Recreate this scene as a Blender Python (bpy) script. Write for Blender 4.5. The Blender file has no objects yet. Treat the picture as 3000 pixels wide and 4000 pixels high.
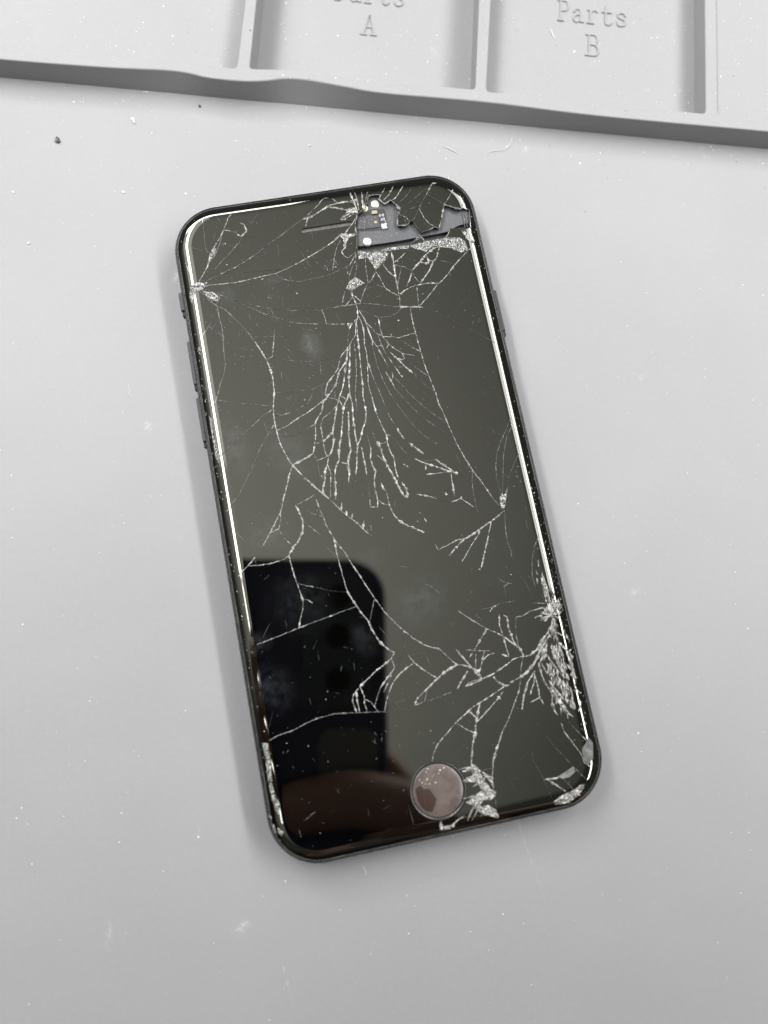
import bpy, bmesh, math, random
from mathutils import Vector, Matrix
from mathutils.geometry import delaunay_2d_cdt
random.seed(7)
MM = 0.001
scene = bpy.context.scene
COL = scene.collection

# ---------------------------------------------------------------- camera
CAM_POS = Vector((-11.591, -26.984, 152.619))          # millimetres, phone centre at the origin
CR = Vector((0.98004, -0.19274, 0.04871)).normalized()  # camera right
CU = Vector((0.18257, 0.96957, 0.16312)).normalized()   # camera up
CF = Vector((0.07867, 0.15097, -0.98540)).normalized()  # viewing direction
cam = bpy.data.cameras.new('camera')
cam.sensor_width = 36.0
cam.lens = 25.375
cam.clip_start = 0.001
cam.clip_end = 50.0
cam.dof.use_dof = True
cam.dof.focus_distance = 0.155
cam.dof.aperture_fstop = 8.0
cam_ob = bpy.data.objects.new('camera', cam)
COL.objects.link(cam_ob)
cam_ob.matrix_world = Matrix(((CR.x, CU.x, -CF.x, CAM_POS.x*MM), (CR.y, CU.y, -CF.y, CAM_POS.y*MM),
                              (CR.z, CU.z, -CF.z, CAM_POS.z*MM), (0, 0, 0, 1)))
scene.camera = cam_ob

# ---------------------------------------------------------------- room light
world = bpy.data.worlds.new('World')
scene.world = world
world.use_nodes = True
bg = world.node_tree.nodes['Background']
bg.inputs['Color'].default_value = (1.0, 1.0, 0.97, 1)
bg.inputs['Strength'].default_value = 0.16

def area_lamp(name, pos, aim, sx, sy, watts, color, spread=180):
    l = bpy.data.lights.new(name, 'AREA')
    l.shape = 'RECTANGLE'; l.size = sx*MM; l.size_y = sy*MM
    l.energy = watts; l.color = color; l.spread = math.radians(spread)
    o = bpy.data.objects.new(name, l)
    COL.objects.link(o)
    z = (Vector(pos)-Vector(aim)).normalized()
    y = Vector((0, 1, 0)); x = y.cross(z).normalized(); y = z.cross(x)
    o.matrix_world = Matrix(((x.x, y.x, z.x, pos[0]*MM), (x.y, y.y, z.y, pos[1]*MM), (x.z, y.z, z.z, pos[2]*MM), (0, 0, 0, 1)))
    return o
# broad ceiling panel mirrored by the glass, a tube on either side of the bench and one behind it
area_lamp('ceiling_panel', (-450, 300, 1450), (0, 0, 0), 3400, 3400, 13.5, (1.0, 1.0, 0.96), 90)
area_lamp('tube_lamp', (-330, 490, 620), (0, 400, 0), 110, 860, 9.2, (0.99, 0.99, 1.0))
area_lamp('tube_lamp', (-330, -95, 620), (0, -80, 0), 55, 290, 0.8, (0.99, 0.99, 1.0))  # short dim tube, added only to carry the left bevel highlight further down
area_lamp('added_soft_light', (-350, 560, 640), (0, 300, 0), 460, 700, 2.2, (0.99, 0.99, 1.0))  # added soft light at the left, eases the hard shadow edges
area_lamp('tube_lamp', (480, 60, 560), (0, 40, 0), 60, 1080, 7.3, (0.99, 0.99, 1.0))
area_lamp('added_soft_light', (450, 290, 600), (0, 150, 0), 280, 640, 4.0, (0.99, 0.99, 1.0))  # added soft light at the right, eases the shadow beside the phone
area_lamp('tube_lamp', (-260, 900, 600), (-60, 60, 0), 620, 120, 4.6, (0.99, 0.99, 1.0))
scene.view_settings.view_transform = 'Standard'
scene.view_settings.look = 'None'
scene.view_settings.exposure = 0.0
scene.view_settings.gamma = 1.0

CRACKS = [
(0.18,"-29.62,50.90 -26.89,51.43 -23.96,52.44 -21.03,53.32 -18.78,54.33 -15.72,55.84 -13.08,57.56 -10.52,58.80 -8.40,60.12 -6.82,61.01 -4.98,62.00 -3.92,62.60 -1.98,64.10 -0.59,65.18 0.30,66.08 1.53,66.27"),
(0.31,"-4.98,62.00 -3.78,62.06 -2.25,62.59 -0.68,63.37 1.11,63.98 2.46,63.50 3.37,63.22 4.67,62.67"),
(0.27,"-3.78,62.06 -4.35,60.86 -4.58,60.25"),
(0.20,"-28.89,49.85 -27.08,50.22 -24.80,50.08 -21.59,49.90 -18.78,50.05 -15.95,50.32 -13.12,50.47 -10.68,51.06 -8.19,51.90 -5.66,52.87 -3.10,53.97 -1.03,54.90 1.07,55.96 2.25,56.92"),
(0.13,"-13.12,50.47 -11.93,49.26 -10.22,48.33 -7.97,47.82 -5.83,47.96 -4.17,48.06 -2.28,48.11 -0.96,48.48"),
(0.07,"-26.72,52.53 -19.88,51.87 -10.40,51.16"),
(0.20,"-29.62,50.90 -28.35,52.43 -26.88,54.44 -26.13,56.33 -25.14,58.19 -23.96,59.77 -23.08,60.90 -22.16,62.28 -20.80,64.88 -19.96,65.77"),
(0.13,"-26.59,55.16 -25.49,55.97 -24.58,57.33 -23.28,59.66 -22.47,61.82"),
(0.09,"-25.14,58.19 -25.17,59.47 -24.48,60.88 -23.79,62.30 -23.09,65.26"),
(0.09,"-25.72,57.10 -26.50,58.42 -26.53,60.46 -26.29,62.71 -26.21,65.52"),
(0.11,"-28.48,52.27 -26.47,54.12 -25.38,53.68 -23.23,55.59 -21.36,57.05 -19.14,59.22 -17.94,60.81 -17.29,61.21"),
(0.22,"-22.16,62.28 -21.04,61.97 -19.75,61.24 -18.75,60.18"),
(0.31,"-18.75,60.18 -17.29,61.21 -17.62,62.81 -18.45,63.46"),
(0.07,"-20.86,60.15 -18.75,60.18 -17.15,59.91 -15.80,59.55"),
(0.07,"-16.31,63.62 -16.24,62.58 -14.17,65.08"),
(0.07,"-8.28,64.88 -7.94,62.75"),
(0.13,"-29.40,50.11 -27.27,49.00 -25.18,47.65 -23.08,46.42 -20.99,45.07 -18.83,44.20 -16.66,43.33 -13.39,42.14 -10.03,41.43 -6.64,40.85 -4.59,40.70"),
(0.16,"-21.43,45.35 -19.78,43.99 -17.72,42.52 -15.64,41.17 -14.35,40.58 -12.68,39.54 -10.52,38.67 -7.62,37.97 -5.55,37.59"),
(0.11,"-15.27,42.82 -14.90,41.41 -14.45,40.62"),
(0.20,"-4.61,40.70 -4.28,39.07 -4.24,37.38"),
(0.11,"-0.36,40.75 0.54,42.98 1.16,44.12"),
(0.16,"-29.51,49.39 -28.32,48.19 -27.43,46.55 -26.26,45.23 -24.79,44.36 -23.68,42.69 -22.17,40.70 -20.73,38.25 -19.75,36.07"),
(0.13,"-26.22,45.21 -26.21,42.63 -25.96,40.63 -26.15,38.70 -26.25,36.77"),
(0.13,"-26.51,45.52 -25.56,46.72 -25.23,47.68"),
(0.07,"-26.16,42.24 -28.14,40.52 -29.24,38.03"),
(0.07,"-26.06,41.42 -28.37,39.09 -29.77,37.39"),
(0.07,"-27.92,41.95 -30.14,39.40"),
(0.13,"-31.53,56.49 -31.04,54.39 -30.52,53.30"),
(0.18,"-0.65,49.23 0.44,52.61 1.27,54.51 2.52,56.10"),
(0.04,"-22.08,45.77 -21.24,49.22"),
(0.04,"-12.78,56.62 -12.72,52.80 -12.66,50.58"),
(0.07,"-11.28,57.13 -11.36,54.60"),
(0.07,"-16.81,45.21 -14.92,45.39"),
(0.07,"-12.28,45.18 -12.55,42.99"),
(0.07,"-7.72,42.65 -7.10,40.93"),
(0.07,"-17.45,51.69 -17.00,51.00"),
(0.27,"-0.68,63.37 0.72,64.18 2.44,64.42 4.14,64.53 5.59,64.55 7.30,64.67 7.58,64.95"),
(0.31,"1.35,63.90 2.30,63.66 3.86,63.01 5.42,62.36 7.13,62.19"),
(0.20,"2.25,66.02 3.19,64.56 4.92,64.80 6.84,64.08"),
(0.31,"6.47,66.64 6.65,65.04 7.22,62.20"),
(0.27,"7.41,66.49 7.59,64.88 7.57,62.27"),
(0.27,"8.96,66.37 8.81,64.95 8.55,62.37"),
(0.18,"10.42,66.39 9.74,64.79 8.55,62.37"),
(0.27,"7.57,62.27 6.07,61.99 4.25,61.25 3.36,60.39"),
(0.22,"5.42,62.36 3.51,61.11 3.25,60.38 4.11,60.49 5.70,61.27 6.87,61.35"),
(0.22,"6.87,61.35 6.48,60.36 5.55,59.22 4.38,58.11 3.50,57.23"),
(0.35,"1.00,55.93 2.25,56.92 3.50,57.23"),
(0.35,"6.00,56.55 4.10,56.61 3.08,56.27 3.17,54.19 2.01,53.11 2.28,52.24"),
(0.18,"5.01,52.60 4.27,51.19 3.02,49.62 0.77,48.99 -0.98,48.47"),
(0.16,"2.26,52.32 3.11,51.39 5.01,52.60"),
(0.18,"2.41,49.45 2.42,47.69 2.53,46.41"),
(0.18,"5.01,52.60 4.63,50.62 3.66,49.26 2.47,47.16"),
(0.18,"4.64,50.63 4.54,48.86 3.66,46.72"),
(0.31,"2.37,43.67 2.41,42.65 2.82,41.08 2.93,39.81"),
(0.20,"2.39,43.13 3.83,41.41 3.94,40.69"),
(0.13,"6.15,44.91 4.79,42.75 3.87,41.10"),
(0.13,"1.16,44.12 0.38,42.50 -0.18,40.75"),
(0.18,"2.37,43.67 2.05,41.96 0.63,40.74"),
(0.18,"-4.99,40.73 -2.64,40.78 0.41,40.75 2.75,40.72 4.40,40.68 6.63,40.05 9.31,39.21 12.01,38.49"),
(0.18,"6.76,50.52 6.45,48.28 6.30,45.00"),
(0.20,"8.42,47.43 7.24,45.61 6.15,44.91"),
(0.22,"8.42,47.43 9.13,45.54 9.66,43.42 10.62,42.25 12.29,41.00"),
(0.13,"7.16,45.56 8.38,44.15 9.71,43.36"),
(0.11,"8.51,44.07 6.68,43.93 5.43,43.75"),
(0.24,"10.22,48.84 11.08,46.98 12.37,45.25"),
(0.27,"12.65,51.31 12.67,49.01 12.51,46.99 12.35,44.99 12.40,43.46 12.36,41.13"),
(0.20,"12.65,48.73 14.50,49.72 15.63,50.56"),
(0.16,"10.27,48.72 11.76,50.44"),
(0.16,"14.19,47.68 13.47,45.81 12.40,43.18"),
(0.16,"12.62,48.34 14.74,47.38 16.19,46.24"),
(0.09,"13.08,44.85 15.51,44.67"),
(0.18,"16.19,46.24 16.43,45.05 17.34,42.96"),
(0.24,"16.22,46.12 15.31,44.23 14.32,42.88"),
(0.31,"16.19,46.24 17.91,47.61 19.38,48.90 20.80,49.94 22.15,50.62 23.64,50.75 25.46,50.19"),
(0.24,"12.29,41.08 13.66,41.98 15.44,42.56 17.16,42.77 19.09,42.82 21.44,42.36"),
(0.24,"12.29,41.08 12.30,39.95 12.01,38.49"),
(0.27,"21.27,47.55 19.88,45.48 18.08,43.75 17.16,42.77"),
(0.24,"20.32,47.99 21.27,47.55 22.13,48.17 23.26,50.72"),
(0.24,"27.85,47.72 25.50,45.81 23.96,44.28 22.20,42.80 20.84,42.01 19.61,40.71 17.31,38.83 15.89,37.74"),
(0.16,"22.72,47.56 24.28,46.91 25.80,46.06"),
(0.20,"30.73,49.82 29.29,48.77 27.85,47.72"),
(0.27,"18.33,47.97 19.54,47.33 20.29,47.46 20.06,49.40"),
(0.18,"16.49,42.69 16.29,40.27 16.03,37.84"),
(0.35,"12.01,38.49 14.07,38.14 16.80,37.54"),
(0.18,"12.45,38.42 11.03,37.16 9.29,36.72 6.96,36.87"),
(0.07,"16.80,37.54 18.93,36.29 21.61,34.33 24.48,32.08 27.11,29.88 30.54,27.04"),
(0.04,"19.34,33.72 21.77,35.05 23.82,35.70 25.67,37.64"),
(0.04,"26.27,38.17 27.68,36.92"),
(0.18,"14.19,38.11 14.04,35.64 14.01,33.16 14.13,32.42"),
(0.22,"2.93,39.81 2.68,37.86 1.91,36.26 1.45,33.87 0.53,32.89"),
(0.22,"2.71,38.11 3.18,36.78 3.31,35.03 3.17,33.08 2.90,31.21"),
(0.27,"3.24,39.24 4.09,36.63 4.35,34.35 4.66,32.32 4.56,30.88"),
(0.18,"3.24,39.24 4.68,38.51 6.14,37.51 6.96,36.87"),
(0.11,"0.37,35.54 -0.22,33.67 -0.71,31.50"),
(0.18,"1.38,36.60 2.55,37.59"),
(0.16,"-4.24,37.49 -2.86,37.04 -0.02,36.60"),
(0.16,"29.07,63.74 27.69,61.85 26.41,60.47"),
(0.13,"26.41,60.47 27.97,59.69 29.75,58.87"),
(0.11,"26.41,60.47 24.79,62.06 23.08,63.54"),
(0.22,"24.88,66.02 23.84,64.60 22.98,63.41"),
(0.13,"22.98,63.41 21.84,62.02 20.82,60.60 19.41,58.48 18.55,57.84"),
(0.20,"20.77,60.35 21.29,58.17 22.15,56.45 23.83,55.13"),
(0.09,"21.42,61.44 21.42,59.98 20.77,60.35"),
(0.11,"23.30,64.95 20.34,63.05 18.38,61.79 16.30,61.17"),
(0.11,"20.42,61.06 17.84,60.31 16.99,59.37"),
(0.13,"20.13,65.60 18.84,64.09 16.83,62.58"),
(0.20,"18.31,66.30 17.34,65.13 16.09,63.75 15.03,63.16"),
(0.24,"16.18,66.64 14.83,64.75 13.40,63.67"),
(0.18,"14.19,66.44 13.18,65.02 12.28,64.11"),
(0.31,"24.75,65.85 25.83,65.87"),
(0.07,"26.50,31.48 26.99,32.64"),
(0.09,"30.34,62.74 30.74,60.02 30.10,59.34"),
(0.24,"30.79,53.45 30.99,52.12 31.13,50.53 30.73,49.82"),
(0.09,"16.22,59.53 17.16,59.37 17.15,56.90"),
(0.18,"15.30,60.99 16.22,59.53 17.53,58.79 17.98,57.41"),
(0.27,"12.28,64.11 13.44,62.61 14.81,63.43 15.79,62.22 16.36,61.19"),
(0.20,"18.05,52.98 18.90,53.62 19.86,53.59 20.40,52.07"),
(0.18,"26.36,54.45 25.52,52.77 24.78,51.60"),
(0.27,"-19.75,36.07 -18.78,33.71 -17.98,31.63 -17.57,29.38 -17.41,26.95 -17.59,24.59 -18.01,22.76 -18.40,21.17 -18.56,19.54 -18.66,17.67 -18.50,15.30 -18.24,12.91 -17.36,10.20 -16.66,8.45"),
(0.22,"-15.14,38.20 -15.54,36.55 -16.13,34.46 -16.64,32.12"),
(0.27,"-16.64,32.12 -18.02,31.72"),
(0.16,"-18.51,33.00 -16.98,32.02"),
(0.11,"-16.64,32.12 -14.21,30.96 -11.59,30.18 -8.23,29.66 -5.93,29.62 -3.56,29.93 -2.02,30.18"),
(0.11,"-20.22,37.10 -17.35,36.75 -14.45,36.19 -11.96,35.93"),
(0.11,"-6.94,30.40 -7.19,27.78 -7.60,24.24 -8.10,20.70"),
(0.11,"-25.96,40.57 -26.00,38.14 -26.38,36.02 -26.46,34.10 -26.54,32.18 -27.21,30.14 -28.35,27.95 -29.63,24.85"),
(0.11,"-29.63,24.85 -30.32,24.03 -31.18,22.77"),
(0.18,"-26.30,36.49 -26.45,35.30 -26.46,34.08"),
(0.13,"-29.65,24.82 -27.39,24.09 -25.04,23.31 -22.45,22.61 -20.30,21.98 -18.35,21.38"),
(0.18,"-18.43,20.84 -20.64,19.92 -22.95,18.22 -25.21,16.76 -27.71,15.12 -29.73,13.63 -30.99,12.71"),
(0.16,"-18.81,17.47 -19.62,16.67 -21.05,14.83 -22.78,12.58 -24.31,10.09 -25.50,8.24 -26.98,6.00 -28.66,3.81 -29.95,2.69 -31.26,1.35"),
(0.27,"-18.81,17.47 -19.62,16.67"),
(0.18,"-18.57,19.51 -16.70,19.20 -15.06,19.50"),
(0.13,"-17.66,24.27 -15.00,23.77 -12.73,23.72 -10.92,23.63 -9.30,23.70 -7.60,24.24 -5.72,24.93"),
(0.18,"-9.44,23.70 -10.32,21.85 -11.45,20.63 -13.88,19.76"),
(0.24,"-18.56,16.11 -16.22,16.76 -13.75,17.96 -11.30,18.94 -9.29,20.00 -7.75,20.91 -6.21,22.10"),
(0.09,"-17.51,14.53 -15.27,14.47 -13.13,15.02 -11.18,15.87"),
(0.16,"-16.96,15.72 -16.62,14.51"),
(0.07,"-13.60,18.02 -13.61,14.90"),
(0.31,"-16.66,8.45 -15.53,6.62 -14.28,4.78 -12.83,2.90 -11.56,1.29 -10.45,0.01"),
(0.31,"-16.62,8.37 -14.91,8.82 -13.23,9.43 -11.85,10.10"),
(0.24,"-16.57,8.30 -17.55,6.54 -18.37,4.39 -19.59,1.88"),
(0.22,"0.80,33.18 -0.76,31.26 -2.41,29.85 -3.77,26.93 -5.34,25.28 -6.45,24.27 -7.32,22.03"),
(0.29,"-0.71,31.50 -1.51,28.47 -3.52,26.40 -4.71,23.72 -6.43,21.87 -8.10,20.26 -8.65,18.46"),
(0.31,"-9.37,17.73 -10.69,15.99 -11.50,15.73"),
(0.24,"-8.65,18.46 -10.05,17.05 -10.52,15.72 -10.73,13.88 -11.60,11.00 -11.98,10.04"),
(0.20,"-8.68,17.04 -9.42,15.52 -9.47,12.71 -9.59,10.86 -9.35,8.84"),
(0.20,"-5.14,19.48 -6.67,18.10 -8.68,17.04"),
(0.31,"-1.02,30.33 -2.05,26.86 -3.15,23.44 -4.60,20.58 -5.35,19.05 -6.34,16.14 -7.25,13.71 -9.60,12.03"),
(0.18,"-9.60,12.03 -11.32,11.93"),
(0.35,"-7.23,13.75 -7.25,11.84 -8.22,9.68 -9.12,8.45 -9.63,6.91 -10.23,6.10 -10.64,3.87 -11.31,2.62"),
(0.20,"-11.48,8.42 -9.52,8.75 -8.52,9.27"),
(0.16,"-11.94,10.06 -11.43,8.17 -11.44,5.63 -10.67,3.81"),
(0.24,"-9.54,7.17 -9.15,5.21 -9.80,2.34 -10.12,0.33"),
(0.16,"-10.39,5.21 -8.39,4.81"),
(0.31,"-0.14,32.02 -0.93,27.88 -1.81,24.41 -2.16,21.34 -3.09,20.07 -4.02,18.81 -4.88,15.40 -5.66,12.48 -6.60,9.84 -7.02,7.59 -7.93,6.37 -8.52,4.40 -8.75,1.91 -9.19,-0.34"),
(0.35,"-6.67,7.06 -5.40,6.60 -4.61,8.48"),
(0.29,"-3.23,17.48 -3.56,15.16 -4.11,12.20 -4.19,10.57 -4.23,9.18 -5.27,7.27 -5.25,4.95 -6.00,2.55"),
(0.20,"-5.63,6.68 -5.46,4.29"),
(0.44,"-11.31,2.62 -11.56,1.29"),
(0.20,"-6.35,21.96 -7.32,22.03 -6.56,21.17 -4.73,20.32"),
(0.20,"-4.24,21.30 -3.09,20.07"),
(0.20,"-5.19,22.36 -5.37,20.62"),
(0.20,"-4.66,20.46 -4.08,18.55"),
(0.09,"-8.88,14.72 -8.32,15.32"),
(0.11,"-15.43,28.52 -15.56,27.10"),
(0.11,"-13.65,23.74 -15.17,22.13"),
(0.11,"-17.42,26.88 -18.58,26.08"),
(0.16,"-6.31,24.40 -5.62,23.76 -4.93,23.76 -3.71,24.14"),
(0.27,"2.21,36.90 1.78,33.52 1.65,31.58 1.46,29.41 1.15,26.54 1.01,24.63 0.79,22.25 0.44,20.40 0.44,18.00 0.44,16.81 -0.11,14.54 -0.89,13.50 -1.77,11.30 -2.76,9.95"),
(0.18,"0.83,32.21 0.54,28.84 -0.02,25.29 -0.57,22.98 -1.04,21.14 -1.45,17.15"),
(0.29,"-2.28,21.17 -2.06,19.41 -2.55,14.98 -2.69,12.41 -2.77,9.61 -3.27,7.60 -3.61,5.80 -4.17,4.05"),
(0.29,"-2.77,9.84 -1.96,9.69 -1.93,8.05 -1.88,5.95 -1.98,3.65"),
(0.20,"3.11,36.98 3.41,34.71 2.89,31.36 3.00,30.11 2.79,27.22 2.47,25.58 2.00,22.52 2.22,20.07 2.44,16.45 2.79,14.72 3.28,12.50 3.54,11.51"),
(0.55,"1.62,31.32 1.50,29.84"),
(0.49,"2.80,27.32 3.04,26.08"),
(0.13,"4.14,36.14 4.30,33.82 4.59,32.29 4.53,29.60 4.74,25.90 5.32,22.89 6.11,19.86 7.04,17.53 8.50,14.40 9.81,11.78 11.62,9.32 13.74,7.28"),
(0.16,"2.97,26.45 3.41,23.23 4.01,20.95 4.45,18.48 4.97,15.28 5.85,12.74"),
(0.44,"6.10,12.22 6.60,10.71 7.08,9.68"),
(0.20,"4.12,36.30 5.09,34.91 5.77,33.56 6.99,32.61 8.02,30.70 9.15,29.27 10.55,28.05 12.94,27.13"),
(0.20,"4.66,32.26 5.57,30.15 6.29,27.82 7.00,25.50"),
(0.35,"4.49,32.81 4.62,31.78"),
(0.35,"5.49,30.33 5.93,28.98"),
(0.13,"6.02,33.36 6.44,30.98 6.92,28.69 8.22,25.77"),
(0.31,"8.22,25.77 8.97,23.69 9.50,22.87"),
(0.22,"5.42,30.51 6.51,30.72 6.80,29.29"),
(0.27,"7.38,29.83 8.07,30.64"),
(0.22,"6.96,36.87 6.87,34.36 7.03,32.54"),
(0.20,"7.06,32.48 9.47,32.05 10.33,31.65 14.15,32.14"),
(0.18,"10.33,31.65 11.66,30.06 13.46,28.51 14.40,27.83"),
(0.27,"7.99,28.74 9.18,27.07 10.61,24.86 11.72,23.45"),
(0.31,"10.40,28.18 10.65,26.81 10.03,26.67 9.13,27.13"),
(0.16,"9.05,25.26 10.53,24.99"),
(0.31,"6.14,24.68 6.89,22.61 7.42,20.58"),
(0.20,"7.49,24.44 7.53,23.46 6.90,22.56"),
(0.11,"7.42,20.58 9.15,17.63 10.92,14.92 13.13,12.13 15.43,9.81 17.46,8.05"),
(0.13,"9.55,20.20 10.33,18.86 12.14,16.37 14.00,14.12 16.77,11.35"),
(0.11,"7.53,23.46 9.31,20.73"),
(0.16,"11.70,25.64 13.22,23.91 15.05,21.93"),
(0.11,"12.97,21.52 14.26,19.84 15.59,18.70"),
(0.07,"11.56,20.33 15.03,16.81"),
(0.16,"3.54,11.51 4.91,10.31 5.62,9.24 6.23,7.72 7.11,6.39"),
(0.27,"3.71,11.36 3.53,9.16 3.84,7.22 4.28,5.97 4.05,3.69 4.31,1.55"),
(0.38,"1.39,10.49 1.85,8.76 2.12,6.61 2.47,4.91 3.21,2.91 3.73,0.97 4.25,-0.98"),
(0.20,"1.67,9.45 3.58,9.66"),
(0.44,"4.25,-0.98 4.86,-2.47 5.56,-2.37 5.44,-0.74 4.83,0.76"),
(0.29,"7.83,8.84 8.93,7.46 10.43,5.78"),
(0.40,"9.20,7.16 10.43,5.78"),
(0.33,"8.45,5.09 10.06,3.97 12.33,2.74 13.76,1.89 15.00,1.19"),
(0.33,"12.46,4.47 13.95,2.79 15.88,1.03"),
(0.27,"10.49,3.74 10.17,2.32"),
(0.31,"10.21,1.38 12.46,1.20 14.99,1.19"),
(0.49,"14.99,1.19 16.67,0.42"),
(0.22,"15.28,1.06 15.04,-1.83 14.93,-4.17"),
(0.09,"16.67,0.42 19.30,-1.37"),
(0.24,"5.82,4.52 6.96,3.38"),
(0.29,"-0.03,9.07 -0.61,6.64 -0.30,4.72 0.01,3.97 -0.67,2.25"),
(0.13,"-0.27,11.97 -0.13,8.66"),
(0.09,"0.66,13.21 1.46,10.24"),
(0.18,"0.88,7.30 2.37,5.41"),
(0.20,"14.03,35.09 14.11,32.84 14.37,28.35 14.52,25.63 14.89,22.88 15.31,20.38 15.72,17.89 15.79,15.95 16.30,13.94 16.84,10.98 17.42,8.26 17.75,6.55 18.73,3.54 19.87,0.29 21.16,-2.28 22.68,-5.97"),
(0.11,"19.85,0.34 19.21,-1.68 18.90,-4.17 18.97,-6.45"),
(0.11,"30.20,9.99 28.45,7.44 26.76,5.13 25.58,2.99 24.80,0.55 24.37,-2.41 24.68,-6.18"),
(0.09,"30.06,8.35 28.41,6.25 26.87,2.52 26.00,-0.85 24.68,-6.18"),
(0.27,"30.20,9.99 30.05,8.34"),
(0.09,"30.15,2.11 28.70,0.30 26.59,-2.82"),
(0.18,"29.94,1.85 30.15,2.11"),
(0.07,"-5.24,2.63 -5.77,-0.92"),
(0.09,"-3.26,3.63 -3.62,-0.88"),
(0.11,"-1.85,2.00 -2.35,-1.36"),
(0.16,"-0.67,2.25 -0.99,0.00 -0.77,-1.87"),
(0.35,"0.62,1.31 0.84,0.12 1.26,-0.60"),
(0.13,"1.30,-0.84 1.37,-2.28"),
(0.27,"7.33,-2.29 8.24,-2.64 9.94,-3.34"),
(0.40,"13.21,-3.11 13.44,-3.66"),
(0.07,"12.35,-2.30 14.58,-2.91 16.25,-4.42"),
(0.09,"0.44,16.83 1.50,15.19"),
(0.11,"2.69,15.23 2.80,14.68"),
(0.04,"17.85,12.47 18.67,13.03"),
(0.20,"-19.30,2.48 -19.59,1.88 -20.18,0.13 -20.69,-0.91 -20.85,-2.46 -21.58,-4.16"),
(0.20,"-20.62,-0.77 -21.85,-2.49 -23.00,-4.07 -24.39,-5.82 -25.52,-7.28"),
(0.40,"-21.58,-4.16 -23.42,-4.60"),
(0.20,"-21.61,-4.17 -20.92,-6.04 -19.69,-7.84"),
(0.13,"-19.00,1.16 -17.42,0.06"),
(0.33,"-17.42,0.06 -16.87,-1.85 -16.50,-3.51 -16.99,-5.66 -18.05,-7.26 -19.34,-8.35 -20.49,-9.91"),
(0.16,"-16.50,-3.51 -15.23,-5.10 -13.58,-6.98"),
(0.22,"-20.49,-9.91 -21.91,-10.52 -24.58,-10.78 -26.75,-10.70 -28.87,-10.40 -29.85,-11.09 -31.09,-12.06"),
(0.22,"-28.87,-10.40 -27.22,-8.95"),
(0.24,"-20.49,-9.91 -20.40,-11.92 -20.04,-14.85 -19.61,-17.35 -19.32,-19.37 -19.72,-21.03 -20.65,-23.23 -21.01,-24.43"),
(0.20,"-19.38,-18.97 -18.25,-19.47 -17.50,-20.16"),
(0.49,"-19.48,-18.22 -19.34,-19.47"),
(0.18,"-19.90,-15.70 -17.95,-16.58 -16.72,-17.03"),
(0.07,"-16.72,-17.03 -13.68,-18.39 -10.25,-19.31"),
(0.18,"-29.75,-26.05 -27.76,-25.70 -25.77,-25.34 -23.54,-24.92 -21.08,-24.44 -18.18,-23.93 -14.82,-23.40 -11.88,-22.89 -9.03,-22.47"),
(0.31,"-14.85,-23.40 -13.72,-23.21"),
(0.20,"-10.45,0.01 -8.56,-2.74 -7.47,-4.08 -5.99,-5.72 -4.23,-8.20 -3.30,-9.16"),
(0.16,"-17.36,-0.13 -15.32,0.58 -13.81,1.10"),
(0.53,"-14.07,1.01 -13.25,1.56"),
(0.22,"-13.11,0.51 -12.80,-1.49 -12.36,-3.38 -11.97,-5.49 -11.02,-8.16"),
(0.18,"-15.29,-1.70 -14.11,-2.60 -12.37,-3.34"),
(0.22,"-11.03,-8.38 -10.95,-11.96 -10.69,-15.33 -10.40,-18.48 -10.31,-19.15"),
(0.31,"-10.31,-19.15 -9.43,-21.51 -8.52,-23.65 -7.37,-25.62 -6.89,-27.66 -6.03,-29.98 -5.08,-31.28"),
(0.49,"-11.02,-8.15 -11.01,-9.03"),
(0.22,"-11.02,-8.42 -9.46,-11.13 -8.28,-14.25 -7.06,-17.14 -6.02,-19.76 -5.24,-21.45"),
(0.18,"-5.24,-21.45 -6.07,-23.48 -7.22,-26.25"),
(0.18,"-9.88,1.84 -10.12,0.33"),
(0.18,"-8.80,1.65 -9.19,-0.34"),
(0.27,"-8.06,-1.24 -8.51,-2.80"),
(0.27,"-7.48,-2.94 -7.58,-3.95"),
(0.20,"-6.31,-3.84 -6.76,-4.86"),
(0.49,"-5.95,-5.78 -5.59,-6.29"),
(0.29,"-4.29,-5.59 -4.82,-7.37"),
(0.31,"-3.20,-6.92 -3.26,-7.82"),
(0.18,"-2.19,-0.28 -2.52,-3.42 -2.58,-4.32"),
(0.20,"-0.67,2.20 -0.86,-0.07 -0.77,-1.92 -1.07,-3.46"),
(0.24,"-2.50,-3.20 -1.07,-3.46"),
(0.07,"-6.83,4.73 -7.77,0.31"),
(0.07,"-5.39,4.51 -5.77,-0.92"),
(0.09,"-3.26,3.63 -3.62,-0.88"),
(0.18,"-5.48,4.52 -6.00,2.55"),
(0.22,"0.73,0.72 1.29,-0.70 1.42,-3.47 1.73,-5.36 2.55,-6.88"),
(0.35,"2.55,-6.88 4.07,-8.30 5.48,-9.13 7.26,-10.38"),
(0.20,"-0.77,-1.92 0.16,-3.01 1.44,-3.58"),
(0.22,"7.33,-2.29 9.46,-3.03 11.49,-4.22"),
(0.49,"9.25,-2.96 9.94,-3.34"),
(0.07,"11.49,-4.22 14.43,-5.46 16.16,-5.90"),
(0.24,"14.00,-5.28 16.16,-4.86 18.42,-7.13"),
(0.53,"16.25,-4.42 16.31,-5.01"),
(0.58,"13.21,-3.11 13.44,-3.66"),
(0.22,"15.13,-0.72 15.21,-2.84 14.93,-4.17"),
(0.07,"12.35,-2.30 15.17,-3.06"),
(0.13,"19.27,-1.50 18.95,-4.69 18.98,-7.69 19.18,-8.88"),
(0.18,"20.73,-1.43 21.38,-3.06 22.61,-5.84 23.76,-7.90"),
(0.29,"24.56,-8.97 23.10,-9.84 21.42,-10.67"),
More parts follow.
